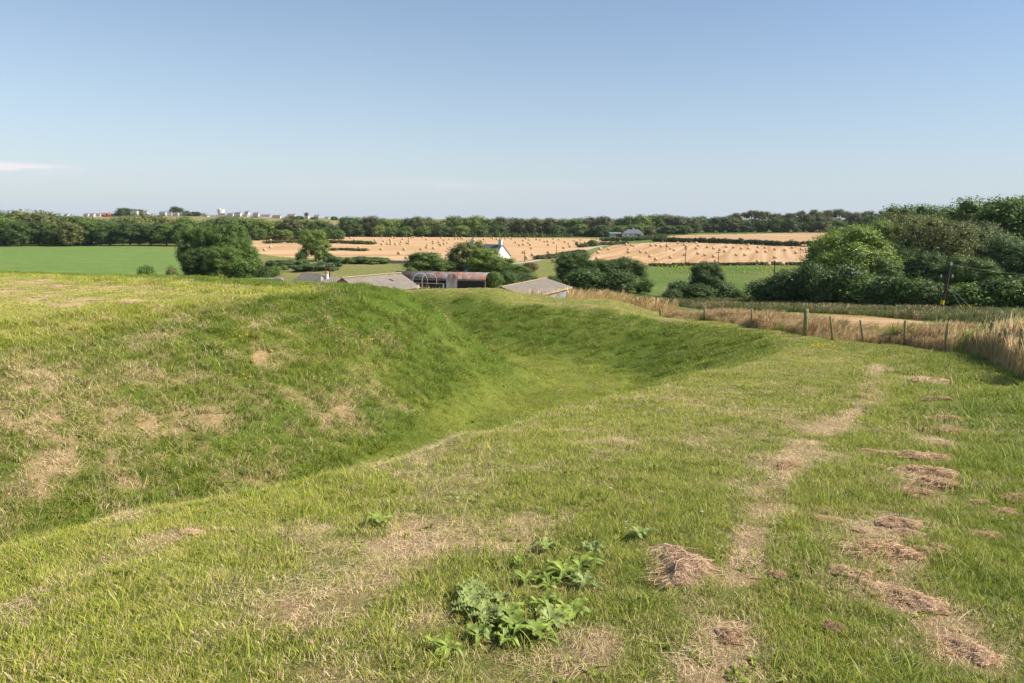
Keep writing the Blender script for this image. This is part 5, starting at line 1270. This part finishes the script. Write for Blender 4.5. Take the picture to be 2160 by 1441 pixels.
# ragwort specks in the low pasture
m = MB()
for k in range(170):
    uu, vv = random.uniform(1385,1715), 562+abs(random.gauss(0,9)); x, y, z = G(uu, vv, 80, 400); s_ = random.uniform(.10,.26)
    m.add([(x-s_,y,z+.35),(x,y-s_,z+.35),(x+s_,y,z+.35),(x,y+s_,z+.35),(x,y,z+.6),(x,y,z-.1)], [(0,1,4),(1,2,4),(2,3,4),(3,0,4),(1,0,5),(2,1,5),(3,2,5),(0,3,5)])
o = m.build('ragwort', simple('ragwort_heads', (.50,.42,.03), .8, .2, 3)); tag(o, 'yellow ragwort dotted over the low bright pasture', 'flowers', kind='stuff')
# ------------------------------------------------------------------ sun, sky, camera
SUN_EL, SUN_AZ = R(42), R(94)         # azimuth clockwise from the view direction: from the right, a little behind
sd = bpy.data.lights.new('sun', 'SUN'); sd.energy = 5.0; sd.angle = R(.53); sd.color = (1.0, .93, .82)
so = link(bpy.data.objects.new('sun', sd))
dirv = Vector((math.sin(SUN_AZ)*math.cos(SUN_EL), math.cos(SUN_AZ)*math.cos(SUN_EL), math.sin(SUN_EL)))
so.rotation_euler = dirv.to_track_quat('Z', 'Y').to_euler(); so.location = dirv*200
w = bpy.data.worlds.new('World'); scene.world = w; w.use_nodes = True
t = w.node_tree; t.nodes.clear()
sky = t.nodes.new('ShaderNodeTexSky'); sky.sky_type = 'NISHITA'; sky.sun_disc = False
sky.sun_elevation = SUN_EL; sky.sun_rotation = SUN_AZ; sky.air_density = 1.0; sky.dust_density = .6; sky.ozone_density = 1.3; sky.altitude = 30
bg = t.nodes.new('ShaderNodeBackground'); bg.inputs['Strength'].default_value = .0995
wo = t.nodes.new('ShaderNodeOutputWorld')
# a little low cloud far off to the left
tc = t.nodes.new('ShaderNodeTexCoord'); sep = t.nodes.new('ShaderNodeSeparateXYZ'); t.links.new(tc.outputs['Generated'], sep.inputs[0])
def wm(op, a, b=0.0, clamp=False):
    nd = t.nodes.new('ShaderNodeMath'); nd.operation = op; nd.use_clamp = clamp
    for sck, val in ((nd.inputs[0], a), (nd.inputs[1], b)):
        if isinstance(val, bpy.types.NodeSocket): t.links.new(val, sck)
        else: sck.default_value = val
    return nd.outputs[0]
tint = t.nodes.new('ShaderNodeMix'); tint.data_type = 'RGBA'; tint.blend_type = 'MULTIPLY'; tint.inputs[7].default_value = (.66, .75, .85, 1)
t.links.new(wm('MULTIPLY', wm('ADD', wm('MULTIPLY', sep.outputs[0], 1.2), .26), 1.0, True), tint.inputs[0])
mp = t.nodes.new('ShaderNodeMapping'); t.links.new(tc.outputs['Generated'], mp.inputs['Vector']); mp.inputs['Scale'].default_value = (7, 7, 45)
nz = t.nodes.new('ShaderNodeTexNoise'); nz.inputs['Scale'].default_value = 1.6; nz.inputs['Detail'].default_value = 7; nz.inputs['Roughness'].default_value = .6
t.links.new(mp.outputs[0], nz.inputs['Vector'])
az = wm('ARCTAN2', sep.outputs[0], sep.outputs[1])
def bumpf(val, c, wdt): 
    q = wm('DIVIDE', wm('SUBTRACT', val, c), wdt); return wm('POWER', 2.718, wm('MULTIPLY', wm('MULTIPLY', q, q), -1.0))
patch = wm('MULTIPLY', bumpf(az, R(-35.2), R(3.0)), bumpf(sep.outputs[2], .0585, .0045))
patch2 = wm('MULTIPLY', wm('MULTIPLY', bumpf(az, R(-4), R(9)), bumpf(sep.outputs[2], .046, .007)), .10)
pp = wm('ADD', patch, patch2)
mask = wm('MULTIPLY', pp, wm('MULTIPLY', wm('SUBTRACT', nz.outputs['Fac'], .33), 9.0), True)
mx = t.nodes.new('ShaderNodeMix'); mx.data_type = 'RGBA'
hsv = t.nodes.new('ShaderNodeHueSaturation'); hsv.inputs['Saturation'].default_value = 1.0
t.links.new(sky.outputs[0], hsv.inputs['Color']); t.links.new(hsv.outputs[0], tint.inputs[6])
hzm = t.nodes.new('ShaderNodeMix'); hzm.data_type = 'RGBA'
zz = wm('MAXIMUM', sep.outputs[2], 0.0)
t.links.new(wm('MULTIPLY', wm('POWER', 2.718, wm('MULTIPLY', zz, -6.5)), .92), hzm.inputs[0]); t.links.new(tint.outputs[2], hzm.inputs[6]); hzm.inputs[7].default_value = (3.92, 4.50, 5.20, 1)
t.links.new(mask, mx.inputs[0]); t.links.new(hzm.outputs[2], mx.inputs[6]); mx.inputs[7].default_value = (6.0, 5.8, 6.0, 1)
t.links.new(mx.outputs[2], bg.inputs['Color']); t.links.new(bg.outputs[0], wo.inputs['Surface'])
cd = bpy.data.cameras.new('camera'); cam = link(bpy.data.objects.new('camera', cd))
cd.lens = 24; cd.sensor_width = 36; cd.clip_start = .05; cd.clip_end = 20000
cam.location = (0, 0, 0); cam.rotation_euler = (math.pi/2-PITCH, 0, 0)
scene.camera = cam
vs = scene.view_settings; vs.view_transform = 'Standard'; vs.look = 'None'; vs.exposure = .6; vs.gamma = 1
scene.cycles.max_bounces = 5; scene.cycles.diffuse_bounces = 2; scene.cycles.transmission_bounces = 3; scene.cycles.transparent_max_bounces = 4

# ------------------------------------------------------------------ thin summer haze
m = NT('haze_air'); pv = m.n('ShaderNodeVolumePrincipled'); pv.inputs['Color'].default_value = (.80, .88, 1.0, 1); pv.inputs['Density'].default_value = .00006; pv.inputs['Anisotropy'].default_value = .2
m.l(pv.outputs[0], m.out.inputs['Volume'])
hb_ = MB(); hb_.box(-1500, 1500, -120, 1400, -18.5, 32); hz_o = hb_.build('haze', m.m); tag(hz_o, 'thin pale summer haze over the valley', kind='stuff')
